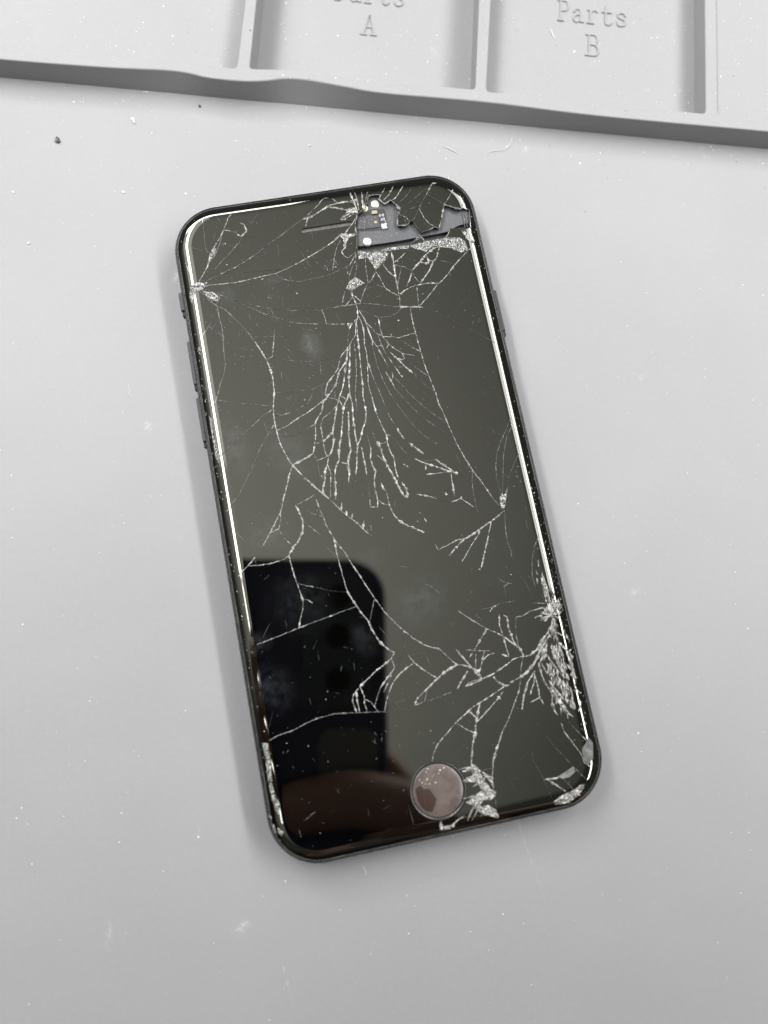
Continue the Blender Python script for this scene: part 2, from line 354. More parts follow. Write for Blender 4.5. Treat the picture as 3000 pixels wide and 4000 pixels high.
(0.31,"21.42,-10.67 19.53,-11.45 18.51,-11.94 16.74,-12.74 15.02,-13.32 12.90,-14.73 11.28,-15.99"),
(0.22,"18.73,-11.84 18.05,-12.99 16.31,-14.70 14.80,-16.44 13.63,-17.67"),
(0.27,"21.36,-10.70 20.80,-11.92 19.88,-14.02 19.01,-15.89 18.14,-17.75 17.09,-19.98"),
(0.40,"16.56,-19.80 17.10,-19.96"),
(0.44,"13.93,-13.11 15.13,-13.29"),
(0.20,"8.96,-13.07 9.34,-14.49 11.52,-13.79 13.93,-13.11"),
(0.16,"24.56,-8.97 23.98,-12.07 23.68,-15.42 23.99,-17.07"),
(0.09,"20.28,-13.10 20.68,-15.53"),
(0.66,"7.87,-7.43 8.19,-8.28"),
(0.09,"6.87,-5.64 7.87,-7.43"),
(0.18,"23.99,-17.07 23.87,-18.62"),
(0.13,"30.31,-15.55 28.92,-17.56 27.88,-20.07 27.13,-23.29 27.29,-25.55"),
(0.35,"29.08,-20.30 28.89,-21.61"),
(0.35,"28.14,-22.37 28.27,-23.29"),
(0.35,"28.01,-23.91 27.87,-25.00"),
(0.07,"24.32,-21.63 25.64,-24.79 26.36,-27.59"),
(0.16,"20.06,-22.37 21.39,-23.52 22.86,-24.03"),
(0.13,"20.77,-24.29 22.24,-23.81"),
(0.13,"15.24,-27.85 17.49,-27.85 19.62,-27.39 22.52,-27.51"),
(0.29,"17.09,-28.65 17.70,-27.89 18.70,-27.59"),
(0.18,"25.99,-28.61 28.06,-29.02"),
(0.20,"10.80,-27.21 12.35,-28.82 14.22,-30.50 15.70,-31.88 17.27,-32.84 18.80,-34.01 21.47,-36.96"),
(0.27,"15.70,-31.88 13.96,-33.71 12.23,-35.51"),
(0.24,"18.80,-29.54 18.35,-31.53 18.63,-33.76 18.78,-35.97"),
(0.29,"19.53,-29.79 20.30,-30.38 20.08,-32.31 20.50,-35.43 20.95,-36.39"),
(0.18,"22.02,-30.72 21.30,-33.85 21.26,-36.52"),
(0.22,"22.02,-30.72 23.36,-30.76 25.09,-30.11 27.87,-29.88"),
(0.22,"25.64,-31.64 27.86,-31.00"),
(0.13,"5.37,-20.64 6.52,-21.53 8.14,-23.39"),
(0.22,"-5.24,-21.45 -3.68,-24.81 -1.30,-28.32 0.65,-30.65 2.90,-32.61 5.69,-34.02"),
(0.11,"-1.02,-28.66 -0.99,-31.19 -1.08,-33.19"),
(0.09,"6.64,-31.62 7.28,-30.66"),
(0.23,"4.37,-33.35 5.44,-33.68 7.20,-36.12 8.18,-37.42 9.36,-37.77"),
(0.13,"-1.02,-31.73 -1.35,-32.46 -0.86,-33.78"),
(0.25,"-0.86,-33.78 0.05,-35.43 1.67,-37.34 3.99,-39.39"),
(0.20,"0.15,-35.55 -1.87,-36.27 -3.66,-37.43"),
(0.13,"-1.87,-33.83 -3.46,-35.46"),
(0.35,"9.36,-37.77 8.13,-37.65 6.80,-38.00 5.42,-38.58 3.99,-39.39 1.98,-40.68 0.25,-41.78 -0.89,-42.51 -1.49,-43.60"),
(0.18,"-1.49,-43.60 0.44,-43.26 2.98,-43.05 6.87,-42.39"),
(0.20,"0.63,-43.25 1.55,-40.95"),
(0.08,"-4.78,-42.29 -3.19,-42.03"),
(0.23,"10.70,-35.09 12.38,-35.55 15.30,-36.13"),
(0.35,"8.78,-34.59 10.24,-37.21 11.53,-39.43 12.62,-41.35"),
(0.28,"12.35,-35.38 11.12,-36.65"),
(0.20,"12.49,-36.19 11.82,-39.24"),
(0.30,"14.32,-35.93 13.34,-38.08 12.18,-40.17"),
(0.33,"16.17,-36.79 14.87,-36.90 13.46,-37.81"),
(0.51,"9.36,-37.77 11.82,-39.24 12.62,-41.35"),
(0.28,"10.20,-39.16 8.76,-40.58 7.42,-42.13"),
(0.28,"12.62,-41.35 10.78,-41.71 9.09,-41.98"),
(0.20,"9.09,-41.98 10.11,-41.34 12.92,-41.17"),
(0.35,"12.92,-41.17 14.77,-40.81 16.97,-40.02 19.53,-38.81 21.13,-38.52 23.10,-38.63"),
(0.28,"14.77,-40.81 15.66,-42.45 16.96,-43.44"),
(0.23,"16.96,-43.44 14.18,-44.58 12.00,-45.35 9.82,-46.12 7.56,-47.34 5.54,-48.60 3.77,-49.91 1.73,-51.39 0.40,-53.00 -0.28,-54.51"),
(0.23,"16.93,-43.45 15.57,-45.10 13.77,-46.43 11.10,-48.29 9.71,-49.17"),
(0.51,"14.61,-45.81 15.44,-45.20"),
(0.33,"11.24,-45.61 10.09,-48.33 9.60,-49.43 9.08,-51.23 8.21,-52.95 7.69,-54.73 7.03,-56.83"),
(0.35,"8.73,-46.70 10.05,-48.40"),
(0.23,"5.83,-48.42 7.28,-49.79 9.11,-51.12"),
(0.33,"17.79,-43.12 20.24,-42.39 21.92,-41.74 23.46,-40.58 24.86,-38.87"),
(0.23,"21.64,-38.54 20.79,-40.54 20.14,-42.86 19.41,-44.90 17.86,-47.26 16.33,-49.59 14.61,-51.64"),
(0.28,"14.61,-51.64 13.43,-53.54 12.26,-55.43 11.43,-56.91 10.72,-59.56"),
(0.23,"18.63,-33.73 18.71,-35.69 18.93,-38.08"),
(0.30,"18.80,-34.01 20.23,-35.74 21.47,-36.96"),
(0.35,"21.26,-36.43 21.93,-38.56"),
(0.30,"23.39,-41.80 21.49,-43.61 20.17,-46.03 19.22,-48.49"),
(0.28,"23.39,-41.80 22.65,-44.09 21.43,-46.04"),
(0.28,"23.18,-42.44 23.35,-45.45 23.12,-46.98"),
(0.28,"23.12,-46.98 21.09,-47.54"),
(0.41,"23.16,-46.73 23.29,-47.34"),
(0.28,"23.24,-47.12 23.67,-48.43"),
(0.25,"24.62,-40.29 24.70,-44.01 25.80,-46.91"),
(0.23,"25.06,-40.48 25.73,-42.72"),
(0.33,"17.58,-37.32 18.93,-38.08"),
(0.20,"26.24,-52.56 26.52,-54.54 28.65,-58.71"),
(0.10,"27.75,-52.63 30.48,-57.02"),
(0.30,"28.98,-26.92 29.71,-29.34 27.33,-31.15"),
(0.30,"30.19,-28.42 30.49,-31.51"),
(0.20,"28.96,-29.19 25.99,-28.61"),
(0.18,"29.27,-29.67 31.07,-32.38"),
(0.08,"25.62,-42.50 25.80,-46.91"),
(0.46,"0.43,-48.75 0.70,-49.00"),
(0.30,"20.67,-62.29 23.24,-62.47"),
(0.30,"21.02,-62.34 22.56,-63.76 24.20,-65.27"),
(0.13,"26.71,-61.09 28.56,-63.83"),
(0.13,"24.26,-62.94 25.87,-65.47"),
(0.08,"19.14,-58.12 20.31,-61.66 21.27,-66.06"),
(0.13,"24.16,-57.02 26.71,-61.09"),
(0.08,"22.65,-53.85 24.16,-57.02"),
(0.20,"26.48,-54.25 27.38,-56.25 28.76,-58.91 29.04,-60.86 29.83,-61.74"),
(0.23,"4.46,-57.11 5.95,-57.06 7.03,-57.08"),
(0.20,"5.02,-57.66 7.03,-57.70"),
(0.20,"4.83,-62.51 6.44,-62.63"),
(0.46,"8.13,-57.27 8.59,-59.71 9.37,-61.73 10.52,-62.85"),
(0.25,"11.41,-57.01 10.69,-59.68 10.27,-62.61"),
(0.13,"8.93,-58.14 11.11,-58.13"),
(0.30,"9.02,-58.86 10.14,-60.50 10.50,-61.78"),
(0.20,"4.20,-66.69 5.21,-65.03 6.31,-64.19"),
(0.20,"5.06,-66.84 6.78,-64.86"),
(0.41,"-0.79,-65.68 -0.77,-66.76 1.09,-67.15 1.95,-66.36"),
(0.41,"-0.79,-65.68 -1.37,-67.32"),
(0.23,"1.09,-66.88 2.54,-66.08 3.85,-65.67"),
(0.13,"15.42,-58.54 15.83,-58.39"),
(0.08,"12.67,-59.15 13.22,-61.13"),
(0.08,"14.86,-64.27 15.28,-66.21"),
(0.10,"10.39,-63.80 10.07,-65.81"),
(0.29,"-5.17,-31.15 -4.51,-31.94 -3.37,-32.81"),
(0.29,"-3.37,-32.81 -4.22,-33.82 -5.93,-34.76 -7.85,-35.65 -10.08,-37.11 -11.32,-37.92"),
(0.24,"-11.32,-37.92 -12.83,-39.09 -13.31,-40.46 -12.86,-42.67"),
(0.24,"-11.33,-37.93 -10.83,-39.91 -11.07,-41.12 -10.78,-43.02"),
(0.31,"-12.26,-38.64 -12.37,-40.65 -12.24,-42.78"),
(0.22,"-10.93,-40.41 -9.78,-41.17 -8.71,-43.37"),
(0.27,"-4.16,-33.74 -3.96,-35.79"),
(0.35,"-3.96,-35.79 -5.79,-37.33 -7.40,-38.91"),
(0.22,"-4.41,-36.17 -5.45,-37.82 -6.94,-39.85"),
(0.18,"-7.40,-38.91 -8.34,-40.41 -9.27,-42.22"),
(0.13,"-3.97,-35.65 -2.85,-34.83"),
(0.20,"-1.19,-36.03 -3.12,-37.02 -4.66,-38.20 -5.90,-40.06 -6.92,-41.95 -7.46,-43.62"),
(0.09,"-6.98,-43.67 -5.05,-42.33 -2.16,-41.86"),
(0.18,"-30.37,-44.45 -28.37,-43.83 -25.79,-43.54 -22.89,-42.68 -20.25,-42.18 -17.45,-42.02 -14.74,-42.36 -11.83,-42.85 -9.12,-43.29 -7.26,-43.67"),
(0.04,"-7.26,-43.67 -2.55,-43.78"),
(0.07,"-28.84,-39.20 -29.96,-42.07"),
(0.09,"-19.06,-29.06 -17.91,-27.47"),
(0.16,"-20.77,-28.40 -20.37,-27.95"),
(0.11,"-27.52,-47.38 -27.01,-46.88"),
(0.10,"-26.47,-60.25 -23.87,-58.97"),
(0.10,"-27.62,-61.36 -27.43,-62.98"),
(0.08,"-14.11,-60.55 -14.13,-61.91"),
(0.51,"29.22,-36.12 29.43,-37.40 30.09,-38.40 31.00,-39.45 31.73,-39.10"),
(0.23,"29.23,-34.99 30.29,-35.95 31.41,-36.67 31.67,-37.22"),
(0.33,"30.90,-40.42 31.04,-41.44 31.06,-42.43 30.92,-43.51"),
(0.38,"30.78,-44.50 31.04,-45.13 30.61,-46.39"),
(0.28,"30.61,-46.39 31.24,-47.49 31.67,-47.82"),
(0.33,"31.19,-49.28 31.01,-49.99 30.22,-51.17"),
(0.20,"31.19,-49.28 31.16,-49.41"),
(0.43,"25.74,-45.35 26.21,-46.60 26.43,-47.86 26.97,-49.30"),
(0.38,"25.80,-46.91 25.36,-48.61 25.51,-50.09 25.93,-51.02"),
(0.35,"26.97,-49.30 27.75,-50.30 28.38,-51.40 29.01,-51.94"),
(0.43,"26.08,-40.70 26.34,-41.74 26.56,-43.00 26.97,-43.95"),
(0.30,"27.88,-42.33 27.67,-43.72 28.18,-44.80"),
(0.33,"26.49,-38.93 26.92,-40.37 27.44,-41.46 27.94,-42.45"),
(0.30,"25.06,-40.48 25.22,-41.63 25.73,-42.72"),
(0.30,"26.65,-37.72 26.49,-38.93"),
(0.28,"26.15,-37.34 26.39,-38.29 26.53,-36.85"),
(0.43,"27.90,-34.76 26.07,-36.37 24.85,-37.74 23.10,-38.63"),
(0.41,"27.95,-35.53 26.81,-36.51 25.53,-38.12 24.31,-39.48 22.83,-40.91 20.61,-42.25"),
(0.23,"24.62,-40.29 24.32,-41.09 24.55,-42.85 25.14,-44.68 25.77,-46.16"),
(0.18,"29.97,-41.59 31.01,-42.78"),
(0.18,"30.20,-43.85 30.90,-44.79"),
(0.15,"28.35,-48.85 29.48,-50.53"),
(0.33,"25.69,-44.08 26.44,-45.67 27.13,-47.03 27.83,-48.38"),
(0.38,"27.95,-37.11 27.73,-38.06 28.02,-40.10 28.67,-42.20 28.93,-44.30"),
(0.51,"30.78,-27.36 30.73,-28.11"),
(0.23,"31.01,-32.96 30.98,-34.71"),
(0.25,"30.98,-34.71 31.67,-37.22"),
(0.28,"28.19,-33.92 27.79,-35.08 28.18,-36.16"),
(0.20,"31.82,-40.35 31.04,-41.72"),
(0.25,"27.44,-41.46 28.13,-42.83 28.93,-44.30"),
(0.45,"0.27,-66.98 1.09,-66.88 1.25,-67.00"),
(0.41,"4.21,-62.49 6.38,-62.56 7.48,-63.92"),
(0.53,"7.03,-56.83 7.02,-58.73 8.36,-59.95 9.15,-61.82 10.52,-62.85"),
(0.41,"5.10,-59.28 6.94,-59.09 8.42,-58.84"),
(0.33,"5.02,-57.66 7.03,-57.19"),
(0.41,"6.59,-60.72 8.42,-60.09"),
(0.49,"4.66,-63.15 5.69,-63.92 7.33,-64.64"),
(0.45,"6.63,-64.33 7.28,-65.75 6.93,-66.43"),
(0.29,"4.20,-66.69 5.23,-65.14 6.13,-64.33"),
(0.29,"4.53,-66.19 5.60,-64.81"),
(0.45,"8.24,-65.02 9.23,-65.97 9.94,-67.24"),
(0.37,"10.74,-59.50 10.24,-60.53 10.50,-61.78"),
(0.33,"20.45,-62.29 22.90,-62.57 24.00,-62.23"),
(0.45,"21.48,-66.83 23.48,-66.11 25.86,-65.47"),
(0.41,"25.86,-65.47 27.44,-64.84"),
]
PATCHES = [
("crushed",0.25,"-28.84,49.27 -26.86,48.68 -25.67,47.48 -25.90,46.04 -26.98,46.47 -28.13,47.91"),
("crushed",0.25,"-31.26,50.68 -29.66,51.41 -28.35,50.93 -27.19,50.98 -28.84,49.27 -30.22,49.26 -31.52,46.76 -31.70,48.52"),
("crushed",0.25,"-25.10,58.44 -24.42,58.32 -25.14,56.67 -26.32,55.10 -26.62,55.40 -26.01,57.07"),
("grit",0.2,"5.36,52.54 7.55,52.17 10.33,51.71 12.14,51.14 10.87,49.57 9.15,48.07 8.47,47.68 7.95,49.29 7.27,50.69 5.37,50.75"),
("grit",0.2,"1.36,44.59 2.49,46.16 3.91,46.81 4.71,46.04 5.58,45.00 3.95,44.53 2.62,43.75"),
("grit",0.2,"25.73,52.61 28.29,52.05 29.25,50.85 29.34,49.02 27.77,48.51 24.99,50.27 22.00,51.03 20.10,50.06 18.34,50.87 17.04,51.60 16.91,52.14 19.11,52.29 21.09,52.48 25.00,52.60"),
("grit",0.2,"10.43,52.20 12.39,52.39 15.72,52.21 16.88,52.02 16.53,51.43 11.26,51.55"),
("grit",0.2,"0.02,36.84 1.38,36.60 0.43,35.28"),
("crushed",0.2,"28.67,53.81 29.56,53.40 30.64,51.65 31.13,50.53 30.58,50.23 29.47,51.85"),
("crushed",0.2,"5.05,62.94 7.20,62.85 7.19,61.54 5.98,61.49 5.14,62.15"),
("crushed",0.2,"2.20,56.67 3.50,57.23 6.00,56.55 4.24,56.07 3.26,54.69 2.54,54.04 3.10,55.75"),
("crumbs",0.15,"28.26,-0.09 28.87,0.03 29.01,-1.40 28.82,-3.24 27.58,-4.64 27.49,-2.99"),
("crushed",0.3,"24.16,-6.13 24.80,-5.32 25.04,-5.83 25.84,-4.82 26.56,-3.68 25.96,-5.31 24.87,-8.11 24.25,-8.80 23.82,-8.14"),
("crushed",0.3,"29.35,-22.60 29.38,-24.40 29.43,-27.08 28.83,-26.74 28.58,-24.91"),
("streak",0.35,"28.56,-32.36 30.20,-32.55 29.73,-33.97 29.26,-34.87 29.66,-36.45 28.99,-37.07 28.42,-36.21 28.27,-34.68"),
("streak",0.35,"27.73,-38.06 28.58,-37.73 29.63,-38.19 29.84,-39.47 29.81,-41.19 29.88,-43.05 29.85,-44.77 29.32,-44.29 28.65,-42.81 28.04,-41.09 27.61,-39.64"),
("streak",0.35,"27.58,-44.07 28.54,-44.87 29.56,-45.44 29.83,-46.96 29.78,-48.78 29.72,-50.58 29.29,-50.25 28.45,-48.99 27.86,-47.18 27.47,-45.63"),
("streak",0.35,"28.48,-28.31 29.61,-27.89 30.44,-28.81 30.70,-29.88 30.00,-31.76 30.47,-32.48 28.84,-32.29 27.98,-32.62 27.01,-31.80 26.60,-31.35 27.99,-30.36 29.09,-29.56"),
("streak",0.35,"30.69,-28.86 31.78,-29.20 31.71,-30.58 31.11,-31.98 30.48,-31.35"),
("streak",0.35,"28.59,-26.17 29.96,-26.44 29.73,-27.41 29.09,-27.92 28.70,-27.34"),
("streak",0.2,"24.92,-38.00 26.17,-37.01 26.83,-37.51 26.35,-39.52 25.15,-40.27 24.47,-39.89"),
("streak",0.2,"26.13,-40.46 26.92,-41.48 27.42,-43.67 28.01,-45.50 27.41,-45.87 26.28,-44.17 25.96,-42.27"),
("streak",0.2,"26.00,-45.34 26.65,-46.93 27.79,-49.59 28.59,-51.56 27.59,-51.48 26.42,-50.04 25.88,-47.99"),
("streak",0.2,"30.62,-38.88 31.41,-39.90 31.33,-42.36 31.25,-44.80 30.68,-45.05 30.37,-43.15 30.30,-41.29"),
("crushed",0.3,"16.53,-43.11 17.86,-43.38 17.00,-43.81"),
("crushed",0.3,"28.61,-24.04 29.48,-23.70 29.63,-25.26 29.73,-27.06 29.12,-27.45 28.65,-26.09"),
("powder",0.45,"21.91,-66.73 23.56,-65.75 25.05,-65.49 26.08,-66.27 25.00,-67.37 22.55,-67.43"),
("powder",0.45,"7.09,-56.36 8.13,-57.27 8.50,-58.99 9.23,-61.24 10.64,-62.69 10.49,-63.36 9.40,-63.83 7.99,-63.53 6.24,-64.79 5.54,-63.49 4.56,-63.51 6.25,-62.48 8.14,-61.71 7.49,-60.18 5.42,-59.52 5.57,-58.85 7.08,-58.70 7.51,-57.85 6.95,-57.03"),
("powder",0.45,"6.24,-64.79 8.73,-64.61 9.95,-65.79 10.41,-67.04 10.05,-67.54 8.76,-66.69 7.17,-66.13 6.61,-65.33"),
("powder",0.45,"8.88,-58.37 10.58,-59.65 10.65,-61.53 10.09,-60.72 9.16,-59.36"),
("powder",0.45,"21.71,-67.32 23.22,-66.23 24.86,-65.64 26.21,-65.22 27.86,-64.63 27.88,-65.57 26.37,-66.65 24.38,-67.64 22.66,-67.51"),
("powder",0.45,"-0.77,-65.62 -0.77,-66.76 0.63,-67.06 0.77,-67.54 -1.37,-67.32 -1.30,-66.42"),
("crushed",0.2,"-31.87,-44.63 -30.71,-44.87 -30.86,-49.26 -31.16,-52.42 -30.93,-55.22 -30.35,-56.71 -30.85,-58.20 -31.42,-57.40 -31.73,-55.05 -31.89,-51.81 -31.71,-47.92"),
("crushed",0.2,"-31.49,-60.55 -30.46,-61.44 -31.07,-62.22 -31.68,-61.64"),
("crushed",0.2,"-32.90,-57.77 -32.41,-58.33 -32.52,-58.98 -32.90,-58.45"),
("crushed",0.2,"-32.63,-59.64 -32.21,-59.95 -31.90,-61.59 -32.24,-61.52"),
("crushed",0.2,"-31.76,21.93 -31.25,20.90 -31.50,17.91 -30.88,14.77 -31.20,11.36 -31.71,12.38 -31.79,16.10"),
("crushed",0.2,"-31.54,37.17 -31.10,36.36 -31.42,34.97 -31.72,35.99"),
("crumbs",0.2,"-3.27,50.18 -1.85,51.46 0.81,51.78 1.36,50.92 0.08,49.10 -0.97,48.52 -2.09,48.84"),
("sliver",0.2,"23.16,-62.29 24.79,-61.76 26.73,-61.03 26.85,-62.07 25.53,-62.85 24.03,-62.85"),
("sliver",0.2,"29.19,-58.18 31.12,-56.48 31.59,-57.48 30.91,-60.44 29.52,-61.45 28.98,-60.04"),
("sliver",0.2,"-27.52,48.17 -26.77,48.54 -25.89,47.52 -25.99,46.18 -26.72,46.67 -27.07,47.35"),
]
HOLE = "10.17,65.12 11.53,65.24 12.94,65.01 12.47,64.08 13.44,62.61 14.80,63.38 15.79,62.22 16.57,60.65 15.80,59.86 15.16,57.23 17.15,56.90 17.98,57.41 18.55,57.84 19.97,54.68 21.61,54.98 23.17,55.50 24.03,54.97 25.20,57.26 26.40,60.42 27.82,59.58 29.73,58.74 30.24,59.05 31.77,58.53 31.19,54.17 29.61,53.65 28.07,54.43 26.51,54.56 25.91,53.48 25.14,52.70 21.32,52.44 20.45,52.32 19.86,53.59 18.16,52.97 16.65,52.06 13.76,52.03 10.36,51.83 5.38,52.67 5.93,56.82 6.08,58.87 7.03,61.31 8.50,62.11 9.78,63.73"
PLATE = "6.03,57.28 5.63,54.19 10.83,54.04 15.18,54.04 25.96,54.32 27.63,55.25 29.16,55.52 31.65,55.63 32.25,58.97 30.48,61.65 23.69,64.62 16.53,65.66 10.63,66.76 9.56,62.45 7.01,61.82"
ISLAND1 = "15.80,59.31 17.20,59.87 17.69,59.26 18.14,57.87 17.30,57.36 15.37,57.68"
WIN = "7.37,62.15 8.96,61.89 10.29,62.46 13.13,62.07 13.39,61.55 13.25,57.12 12.83,56.87 11.43,57.11 6.45,57.60"
MOD = "6.99,60.93 10.14,60.72 11.64,60.66 11.53,58.14 11.13,57.84 6.40,57.95"
TAG = "11.74,61.17 13.20,61.19 13.08,57.15 11.43,57.11"
LOGO = "12.08,58.70 12.36,58.52 12.62,58.61 12.99,58.65 13.21,58.41 12.95,58.08 12.99,57.79 13.13,57.61 12.79,57.27 12.51,57.43 12.20,57.32 11.87,57.53 11.77,58.10 11.84,58.48"
LEAF = "12.70,58.75 12.85,59.07 13.11,59.15 12.96,58.84"
GOLD = "10.38,61.92 11.61,61.79 11.48,61.08 10.28,61.15"
SCREWS = [[11.45, 63.45], [8.9, 62.82], [8.04, 54.95], [10.75, 59.1]]
EARSLOT = [[-5.73, 59.49], [5.56, 59.27]]
EARSLOT_W = 1.0
# smudges [[-8.44, 33.76], [-16.89, 10.43], [-23.76, -5.02], [3.07, -26.43], [-25.61, 15.34]]
RIM_FRONT = [(-50.93, 0.42), (-27.84, 0.9), (-12.36, 1.66), (-4.41, 0.74), (2.89, 0.67), (8.12, 1.29), (12.74, 2.39), (18.05, 2.56), (27.08, 1.74), (35.6, 1.06), (59.27, 1.25), (85.7, 0.44), (125.73, 0.52)]
RIM_INNER = [(-51.38, 3.38), (-28.22, 3.82), (-12.65, 4.2), (-4.74, 3.87), (0.5, 3.78), (4.66, 4.03), (13.58, 4.8), (21.58, 4.6), (35.4, 4.09), (55.81, 4.21), (59.28, 3.98), (78.53, 3.88), (110.61, 3.64), (113.9, 3.58), (125.79, 3.41)]
BASE_T = -0.04
COMPS = [(-200, -200, 1.75, 2.22, -0.4), (4.58, 4.38, 56.56, 56.09, -3.2), (59.13, 59.37, 110.92, 111.06, -0.6), (113.85, 113.79, 200, 200, 4.4)]
SCUFFS = [(-45.66,24.44,1.2,1.8,0,0.8),(-44.96,25.48,1.5,1.4,20,-0.25),(-34.15,57.24,3.2,2.2,10,0.55),(-42.58,-78.73,2.6,1.8,15,0.9),(-67.37,-74.59,1.0,3.2,-8,0.7),(-35.49,-89.87,0.35,7.5,6,0.5),(15.66,-76.49,0.25,16,8,0.35),(-25.63,122.34,2.0,1.3,0,-0.2),(1.84,73.25,3.5,1.0,5,0.5),(35.01,107.25,1.0,2.0,20,0.6),(-53.69,104.31,1.2,1,0,0.4),(50.19,75.76,2.6,1.1,-35,0.5),(92.8,67.57,1.5,3,15,0.4),(63.24,15.55,2.5,1,20,0.35),(50.18,-30.49,2,1.4,0,0.5)]
SMUDGES = [(-8.23,33.43,3.0,5.0,12,0.75),(-16.8,10.97,6,8,15,0.35),(-27.33,14.55,4,9,10,0.4),(-23.76,-5.02,7,5,0,0.35),(3.58,-23.93,9,7,30,0.3),(1.57,17.1,8,9,0,0.12),(-28.34,-34.9,6,7,40,0.25),(-29.88,-26.09,5,3,20,0.3),(-20.03,-19.34,9,9,0,0.16),(-4.35,-13.49,5,3,0,0.2),(-14.06,48.83,4,2.5,0,0.2),(-24.25,47.02,3,3,0,0.3),(-8.94,-29.2,3,5,20,0.25)]
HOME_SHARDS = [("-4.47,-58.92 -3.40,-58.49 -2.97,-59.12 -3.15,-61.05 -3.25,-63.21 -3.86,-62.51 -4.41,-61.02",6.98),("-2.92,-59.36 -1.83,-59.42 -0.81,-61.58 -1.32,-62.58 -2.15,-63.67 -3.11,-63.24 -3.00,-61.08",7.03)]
HOME_CHIPS = [(-1.38,-55.83,0.30),(-1.73,-56.34,0.18),(0.93,-56.54,0.30),(0.57,-57.05,0.25),(1.73,-56.24,0.22),(-0.72,-57.37,0.25),(-1.89,-57.71,0.35),(-3.33,-57.53,0.30),(-2.95,-58.07,0.22),(-0.37,-58.61,0.38),(-1.59,-58.59,0.20),(-2.36,-58.43,0.20),(-0.42,-57.08,0.18)]
CRACK_W = 0.96
HUB = (29.23, -31.73)
LITTER = [
('plastic_shaving','curled black shaving on the bare mat at the upper left','shaving',[[(-56.94,94.87,0),(-56.54,94.35,0.1),(-55.98,94.19,0.1),(-55.66,94.47,0)],[(-56.64,94.95,0.2),(-56.19,95.34,0.4),(-55.83,94.95,0.3),(-56.05,94.6,0.2),(-56.51,94.6,0.2)]],0.17,'black'),
('lint_fibre','long curved white fibre on the mat just below the rim, above the phone corner','fibre',[[(40.55,75.96,0),(42.8,76.27,0.1),(44.94,76.06,0.2),(46.71,77.0,0.2),(47.57,78.56,0.1),(47.84,79.2,0)]],0.055,'lint'),
('lint_fibre','short bright fibre left of the long curved one below the rim','fibre',[[(30.73,79.35,0),(32.13,78.65,0.1),(33.46,77.63,0.1),(34.22,76.84,0)]],0.07,'lint'),
('lint_fibre','short upright white hair on the mat right above the phone top right corner','fibre',[[(30.68,71.52,0.0),(30.48,70.56,0.6),(30.44,70.1,0.3)]],0.09,'lint'),
('lint_fibre','bright needle of lint beside the raised letter B','fibre',[[(63.97,106.84,0),(64.09,105.17,0.1),(64.39,103.69,0)]],0.13,'lint'),
('lint_fibre','hooked pale fibre at the lower left end of the Parts A tray wall','fibre',[[(-35.45,104.3,0),(-34.92,103.88,0.1),(-34.19,103.97,0)]],0.14,'lint'),
('lint_fibre','faint pale fibre on the mat below the phone bottom edge','fibre',[[(-17.35,-72.45,0),(-16.99,-73.26,0.1),(-16.85,-74.4,0)]],0.06,'lint'),
('lint_fibre','curled white fibre on the mat left of the volume buttons','fibre',[[(-48.67,34.34,0),(-48.45,33.12,0.1),(-48.72,32.0,0.1),(-48.4,31.47,0)]],0.055,'lint'),
]
CHIPS = [
('plastic_chip','white triangular chip on the mat under the left part of the rim','chip',[(-39.27,97.7),(-38.6,97.86),(-38.57,97.26),(-38.33,96.42),(-38.59,96.26),(-38.95,97.05)],0.35,'dust'),
('black_crumb','small black crumb on the mat just below the sagging rim','crumb',[(-23.47,98.78),(-22.99,98.77),(-22.95,98.29),(-23.33,98.15)],0.3,'black'),
('white_grain','largest white grain on the mat left of the phone top corner','grain',[(-65.83,70.76),(-65.48,70.89),(-65.29,70.61),(-65.43,70.32),(-65.76,70.37)],0.25,'dust'),
('white_grain','white grain on the mat straight above the phone top left corner','grain',[(-43.77,79.86),(-43.31,79.85),(-43.08,79.42),(-43.34,79.21),(-43.7,79.52)],0.22,'dust'),
('white_grain','white grain at the far left, level with the curled black shaving','grain',[(-67.9,83.68),(-67.49,83.8),(-67.2,83.37),(-67.45,83.16)],0.22,'dust'),
('white_grain','pale grain on the mat left of the phone bottom corner','grain',[(-48.23,-60.49),(-47.91,-60.36),(-47.75,-60.68),(-48.04,-60.91)],0.3,'dust'),
]

# ---------------------------------------------------------------- helpers
def P2(s):
    return [tuple(float(v) for v in a.split(',')) for a in s.split()]

def mesh_obj(name, verts, faces, mats, parent=None, smooth=False, mat_idx=None, scale=MM):
    me = bpy.data.meshes.new(name)
    me.from_pydata([(v[0]*scale, v[1]*scale, v[2]*scale) for v in verts], [], faces)
    for m in (mats if isinstance(mats, (list, tuple)) else [mats]):
        me.materials.append(m)
    if mat_idx: me.polygons.foreach_set('material_index', mat_idx)
    if smooth: me.polygons.foreach_set('use_smooth', [True]*len(me.polygons))
    me.update()
    o = bpy.data.objects.new(name, me)
    COL.objects.link(o)
    if parent: o.parent = parent
    return o

def empty(name, loc=(0, 0, 0)):
    o = bpy.data.objects.new(name, None)
    o.empty_display_size = 0.01
    o.location = [c*MM for c in loc]
    COL.objects.link(o)
    return o

def tag(o, label=None, cat=None, group=None, kind=None):
    if label: o['label'] = label
    if cat: o['category'] = cat
    if group: o['group'] = group
    if kind: o['kind'] = kind
    return o

def inside(x, y, poly):
    c = False; j = len(poly)-1
    for i in range(len(poly)):
        xi, yi = poly[i]; xj, yj = poly[j]
        if (yi > y) != (yj > y) and x < (xj-xi)*(y-yi)/(yj-yi)+xi: c = not c
        j = i
    return c

def poly_area(p):
    return 0.5*sum(p[i-1][0]*p[i][1]-p[i][0]*p[i-1][1] for i in range(len(p)))

